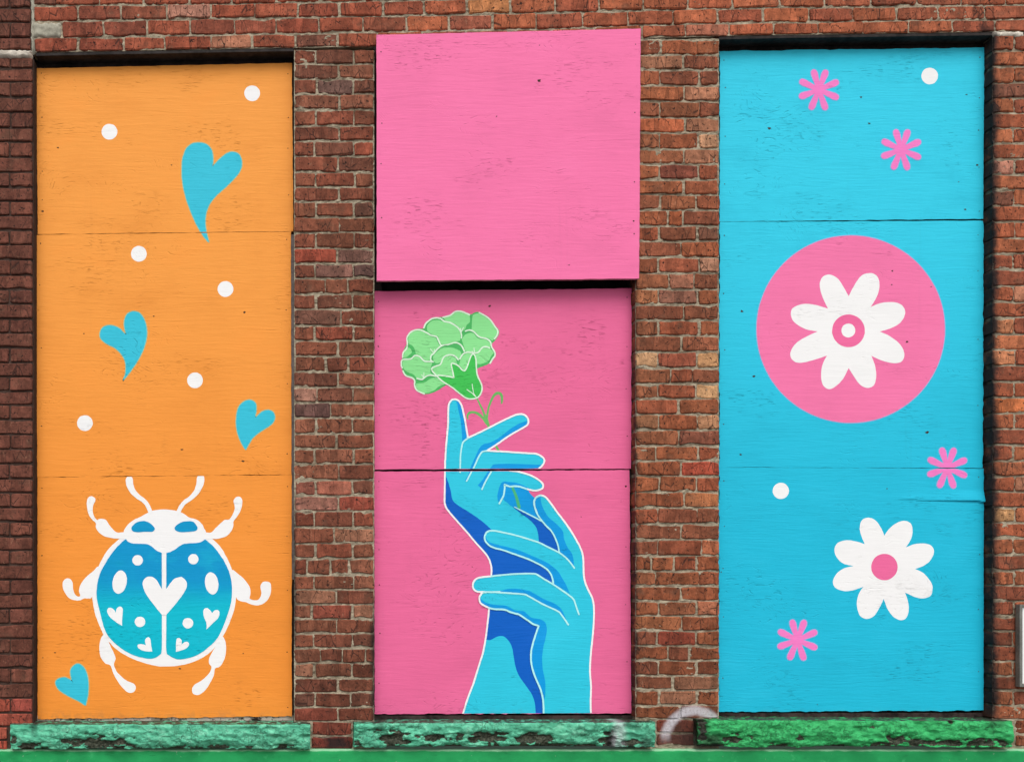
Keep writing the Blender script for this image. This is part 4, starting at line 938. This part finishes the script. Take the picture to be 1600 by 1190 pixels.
def hand(name, items, layer): return decal(name, HB, items, layer)
upper = hand('painted_hand', [F_(ARM, M_dark, 0), F_(S1, M_hand, 0.0) if False else F_(S1, M_hand, 1), F_(C1, M_hand, 1.5)], 1)
decal('hand_shading', HB, [F_(DB1, M_dark, 0), F_(DB2, M_dark, .6), F_(MBp, M_mid, 1.2), F_(crescent, M_mid, 1.8), F_(F1m, M_mid, .3), F_(F2m, M_mid, .3), F_(F3m, M_mid, .3)], 3, upper)
W = 2.7
def L_(groups, w, mat, sub=0):
    v, f = stroke(mix_pts(*groups), w); return (v, f, mat, sub)
decal('hand_outline', HB, [L_(leftedge, W, M_white, 0), L_(f2_ := [(R2,s8,[(405,665)])]+f2, W, M_white, .2), L_([(R2,s8,[(640,825)])]+[(R2,s8,f3[0][2][:9])], W, M_white, .4),
    L_([(R3,s8,[(920,118),(1000,125),(1100,150),(1200,185),(1290,240),(1335,290),(1325,340),(1260,365),(1200,362),(1130,345)])], W, M_white, .6),
    L_([(R3,s8,[(1130,345),(1040,315),(980,312),(920,315),(858,290,1),(860,340),(845,430),(795,525)])], W, M_line, .8),
    L_([(R2,s8,[(308,1092),(312,900),(325,800),(345,720),(405,668)])], 2.4, M_line, 1.0),
    L_([(R3,s8,[(390,248),(450,130)]),(R2,s8,[(475,1040),(530,920),(570,850),(600,832),(640,828)])], 2.4, M_line, 1.2),
    L_([(R3,s8,[(580,350),(620,260),(704,112)])], 2.4, M_line, 1.4),
    L_([(R3,s8,[(980,568),(1080,620),(1180,670),(1330,750)])], [1.2,2.0,2.2,2.2], M_line, 1.6),
    L_(forearm_left, W, M_white, 1.8)], 7, upper)
lower = hand('painted_hand', [F_(S2, M_hand, 0)], 9)
decal('hand_shading', HB, [F_(MB1, M_mid, 0), F_(G1, M_mid, .3), F_(G2, M_mid, .6), F_(G3, M_mid, .9)], 10.5, lower)
decal('hand_outline', HB, [L_(thumb, W, M_white, 0),
    L_([(R3,s8,[(1310,425),(1250,450),(1225,500),(1230,560),(1260,650),(1330,750)]),(R4,s8,[(990,180),(1040,230),(1090,320),(1125,420),(1140,500)])], 2.4, M_line, .3),
    L_([(R4,s8,[(1065,885),(1055,820),(1030,760),(980,700),(900,650),(780,590),(620,530),(450,470),(320,435),(250,390),(215,330),(225,270),(260,235),(330,228),(450,250),(620,290),(800,345),(900,380),(1020,440),(1140,500),(1230,570),(1290,640),(1325,688)])], 2.6, M_line, .6),
    L_([(R5,s8,[(400,272),(190,272),(110,262),(72,220),(72,160),(110,110),(170,90),(300,75)])], W, M_white, .9),
    L_([(R5,s8,[(300,75),(400,65),(600,48),(820,45),(870,60),(950,110),(1060,175),(1150,235),(1270,320),(1320,370),(1345,440),(1383,550)])], 2.6, M_line, 1.2),
    L_([(R5,s8,[(180,281),(300,272),(500,285),(700,300),(760,325),(940,425),(1040,470),(1130,515),(1170,560),(1210,615),(1250,675)])], 2.6, M_line, 1.5),
    L_([(R5,s8,[(180,281),(150,340),(155,390),(190,430),(270,470)])], W, M_white, 1.8),
    L_([(R5,s8,[(270,470),(340,485),(460,490),(530,520),(600,540),(640,550),(700,590),(760,630),(820,670),(885,690,1),(840,820)]),(R6,s6,[(810,160),(790,260),(795,380),(830,500),(890,640),(915,760),(920,890)])], 2.8, M_line, 2.1)], 13, lower)

# ------------------------------------------------------------------ flower held by the hand
g = lambda pts, m, sub=0: fill(R1, s8, pts, m, sub)
sil = [(150,660),(130,720),(135,780),(160,840),(200,890),(270,915),(300,950),(300,1010),(320,1060),(380,1100),(440,1115),(520,1100),(600,1060),(660,1020),(720,1000),(900,1000,1),(1070,800,1),(1140,772),(1210,745),(1250,700),(1300,630),(1290,590),(1265,540),(1262,490),(1305,440),(1345,370),(1338,310),(1290,255),(1250,195),(1200,150),(1110,102),(1060,98),(1000,128,1),(930,105),(860,82),(800,92),(750,132),(680,155),(600,163),(530,178),(470,213),(430,258),(413,300),(330,308),(270,333),(220,388),(203,450),(200,500),(170,560),(148,630)]
fl = decal('painted_carnation', [PM], [g(sil, M_gm)], 1)[PM]; fp = {PM: fl}
for p in ([(660,170,1),(750,145),(810,102),(870,95),(950,118),(983,145,1),(985,220),(945,260),(930,305,1),(885,345,1),(850,290),(800,245),(740,222),(690,208)],
          [(1020,135,1),(1110,110),(1190,158),(1250,215),(1300,280),(1325,330),(1310,390),(1262,455,1),(1200,420),(1100,400),(1060,350),(1005,318,1),(1012,200)],
          [(470,245),(520,205),(600,198),(660,220),(740,240),(800,265),(850,315),(868,370),(865,455,1),(800,470),(740,490),(640,500,1),(600,450),(590,400),(530,380),(465,340),(455,290)],
          [(225,400),(280,345),(360,332),(420,352),(500,400),(560,420),(590,480),(620,520,1),(570,560),(540,610),(505,640),(495,690,1),(430,695),(380,650),(315,620,1),(300,560),(270,515),(228,485)],
          [(220,540,1),(250,555),(265,600),(200,655),(160,665,1),(180,590)],
          [(885,440,1),(920,385),(980,357),(1030,362),(1065,405),(1110,430),(1180,440),(1240,490),(1230,545,1),(1140,545),(1100,595),(1030,602),(925,580,1),(905,510)],
          [(868,690,1),(900,640),(960,605),(1060,608),(1130,555),(1190,545),(1245,560),(1280,600),(1245,650),(1215,705),(1130,742),(1076,742,1),(1060,650,1),(1000,645,1),(960,780),(920,820),(850,752,1)],
          [(530,650),(580,590),(640,545),(740,538),(850,570),(878,620),(868,680,1),(840,690,1),(800,640),(730,622),(660,650),(630,710),(580,735),(540,710)],
          [(520,800),(560,772),(620,755),(660,675),(730,640),(800,665),(820,700),(822,752,1),(780,730),(755,750),(770,830),(785,910,1),(700,885),(590,880,1),(545,865)],
          [(150,720),(180,692),(260,685),(310,648),(370,668),(420,718),(520,722,1),(500,790),(500,850),(540,882,1),(460,885),(400,920),(325,915,1),(280,870),(200,838),(160,790)],
          [(320,985,1),(420,972),(480,932),(560,912),(640,950),(690,990,1),(600,1020),(540,1070),(440,1102),(360,1080),(318,1030)]):
    decal('petal', [PM], [g(p, M_gl)], 2.5, fp)
cal = [(580,890),(650,887),(720,897),(787,912,1),(770,830),(755,750),(780,735),(840,765),(890,815),(920,825),(950,780),(980,690),(1010,628),(1040,630),(1060,700),(1070,840),(1090,910),(1130,1000),(1130,1080),(1090,1150),(1020,1175),(940,1165),(860,1110),(760,1030),(650,960)]
decal('calyx', [PM], [g(cal, M_gd)], 4, fp)
gl = lambda pts, w=2.2, sub=0, closed=False: line(R1, s8, pts, w, M_gline, sub, closed)
strokes = [[(150,660),(160,600),(205,540),(210,480),(205,420),(240,360),(300,325),(370,322),(440,350),(500,385),(570,405),(595,450),(620,500),(640,515)],
 [(415,295),(440,240),(500,190),(560,172),(620,180),(670,215),(740,230),(810,270),(860,320),(880,380),(880,420)],
 [(650,165),(740,140),(800,95),(870,90),(930,110),(980,135)], [(1100,105),(1180,150),(1240,200),(1290,270),(1330,330),(1320,390),(1290,430)],
 [(930,335),(980,322),(1030,340),(1070,380),(1110,410),(1190,430),(1240,470),(1255,530),(1290,590),(1295,640),(1260,690),(1235,735)],
 [(540,610),(580,560),(640,515),(720,500),(790,480),(850,490),(890,530),(915,585)], [(540,610),(505,640),(500,690),(520,715)],
 [(145,790),(135,750),(150,690),(250,680),(300,640),(360,650),(420,705),(480,710),(530,715)],
 [(155,830),(190,885),(270,915),(300,950),(300,1010),(330,1070),(420,1112)], [(330,920),(390,935),(430,905),(490,880),(570,895)],
 [(570,885),(520,830),(515,795),(560,770),(620,745),(660,660),(730,630),(800,645),(840,690)],
 [(860,680),(900,620),(960,595),(1040,605),(1090,595),(1140,540),(1190,530),(1230,545)]]
its = [gl(p, 2.3, .12*i) for i, p in enumerate(strokes)]
its.append(gl(cal, 2.1, 1.6, True))
for i, p in enumerate([[(495,555),(535,605)],[(545,560),(538,605)],[(905,293),(878,345)],[(868,300),(878,350)],[(1035,545),(1042,600)],[(1010,585),(1042,605)],[(415,850),(414,908)],[(385,878),(412,908)],[(948,1060),(1005,1100),(1060,1150)],[(1012,990),(1030,1100),(1060,1150)]]):
    its.append(gl(p, 1.2, 1.8+.1*i))
decal('flower_outline', [PM], its, 5, fp)
stem = [line(R2, s8, [(515,175),(560,260),(600,350),(630,430),(668,535)], [2.2,2.8,3.2,5.5,4.0], M_gs, 0), line(R2, s8, [(405,430),(400,390),(430,352),(490,350),(550,380),(600,430),(640,490)], [2.0,3,4,3.5,4.5,4,4], M_gs, .3), line(R2, s8, [(638,440),(660,300),(700,190),(740,128),(790,110),(825,150),(825,235)], [3.5,3,3.4,4,4.4,4.4,2.4], M_gs, .6), line(R2, s8, [(755,770),(788,826)], 3.6, M_gs, 0)]
for st_ in stem: decal('stem', [PM], [st_], 0.4, fp)
decal('painted_stem', [PL], [line(R3, s8, [(958,330),(1000,430),(1040,572)], [4.0,4.6,5.0], paint('stem_green_on_blue', rgb(70,180,125,K)), 0)], 6.2)

# ------------------------------------------------------------------ blue boards
for b, x, y, r in ((CA,1452.6,119,13.0),(CC,1220,766.5,12.7)):
    v, f = circle(x, y, r); decal('painted_dot', [b], [(v, f, M_white, 0)], 1)
def aster(boards, cx, cy):
    tips = [(480,220),(730,225),(960,440),(960,760),(720,985),(430,975),(215,740),(225,430)]
    items = []
    core, fc = circle(cx, cy, 9.5, n=24); items.append((core, fc, M_magenta, 3.6))
    for i, (tx, ty) in enumerate(tips):
        dx, dy = (tx-590)/11.9, (ty-602)/11.9; L = math.hypot(dx, dy)
        ang = math.atan2(dy, dx)
        for w, m, sub, ex in ((12.8, M_halo, 0+.1*i, 1.5), (10.2, M_magenta, 1.6+.2*i, 0)):
            a0, a1 = 3.5, L+ex
            v, f = stroke([(cx+dx/L*t, cy+dy/L*t) for t in (a0, a0+(a1-a0)*.35, a0+(a1-a0)*.7, a1-w/2)], [w*.62, w*.8, w, w*.92]); items.append((v, f, m, sub))
    decal('painted_flower', boards, items, 1)
aster([CA], 1279.6, 140.6); aster([CA], 1408, 234); aster([CB, CC], 1480, 730.6); aster([CC], 1246, 999.2)
v, f = circle(1329.2, 514.2, 148.3, 147.3, 96); v2, f2_ = circle(1329.2, 514.2, 147, 146, 96)
disc = decal('painted_disc', [CB], [(v, f, M_halo, 0), (v2, f2_, M_pink_l if False else paint('disc_pink_paint', rgb(240,118,168,K)), 1)], 1)
D1 = [(600,300,1),(640,220),(710,120),(790,94),(850,120),(873,190),(855,290),(795,395,1),(880,360),(1000,352),(1075,382),(1100,450),(1060,530),(980,580),(875,612,1),(960,650),(1050,720),(1092,800),(1075,870),(1010,892),(900,870),(800,825,1),(835,920),(843,1020),(820,1090),(760,1110),(690,1070),(600,935,1),(550,1030),(480,1100),(420,1120),(370,1080),(355,990),(370,900),(408,825,1),(300,860),(180,888),(110,870),(82,810),(120,730),(200,670),(325,610,1),(220,590),(120,530),(88,460),(110,400),(200,368),(300,375),(418,410,1),(370,310),(343,200),(370,130),(430,107),(500,140),(550,210)]
M_pc = paint('flower_centre_paint', rgb(236,106,158,K))
fw = decal('painted_flower', [CB], [fill((1220,410), 5.667, D1, M_white)], 3.5)[CB]
v, f = circle(1220+598/5.667, 410+605/5.667, 25.6, n=48); fcn = decal('flower_centre', [CB], [(v, f, M_pc, 0), (*circle(1220+597/5.667, 410+602/5.667, 10.9, n=36), M_white, 1)], 4.6, {CB: fw})
D2 = [(608,275,1),(650,210),(730,145),(810,120),(875,145),(898,210),(885,300),(830,395,1),(920,360),(1030,355),(1100,385),(1118,450),(1080,530),(1010,585),(925,617,1),(1010,660),(1080,740),(1105,810),(1085,890),(1010,920),(920,905),(820,860,1),(850,950),(858,1050),(830,1125),(770,1145),(700,1110),(640,1030),(600,925,1),(560,1010),(500,1100),(420,1132),(350,1090),(322,980),(340,880),(390,800,1),(290,835),(190,845),(100,810),(75,750),(110,670),(190,610),(290,585,1),(180,560),(110,490),(92,410),(130,345),(220,320),(320,335),(405,360,1),(370,280),(352,190),(380,110),(450,88),(520,120),(570,190)]
fw = decal('painted_flower', [CC], [fill((1290,795), 6.611, D2, M_white)], 1)[CC]
v, f = circle(1290+607/6.611, 795+597/6.611, 20.6, n=48); decal('flower_centre', [CC], [(v, f, M_pc, 0)], 2.2, {CC: fw})

# ------------------------------------------------------------------ white sign at the right edge
sg = thing('wall_sign', 'blank white sign in a grey metal frame fixed to brick at the right edge', 'sign', P(1650, 1073, -.03))
yS = -.03
def sb(n, x0, x1, y0, y1, ya, yb_, mat): child(n, bev_box(n, wx(x0, yS), wx(x1, yS), ya, yb_, wz(y1, yS), wz(y0, yS), mat, .0012), sg)
sb('frame_side', 1592.5, 1597, 944, 1072.5, -.034, -.006, M_metal); sb('frame_side', 1737, 1741.5, 944, 1072.5, -.034, -.006, M_metal)
sb('frame_top', 1597.3, 1736.7, 944, 948.5, -.033, -.006, M_metal); sb('frame_bottom', 1597.3, 1736.7, 1068, 1072.5, -.033, -.006, M_metal)
sb('sign_face', 1597.3, 1736.7, 948.8, 1067.7, -.026, -.010, M_signw)
print('objects', len(bpy.data.objects), 'bricks', len(bricks), 'vis', sum(1 for b in bricks if b['vis'] > 60))
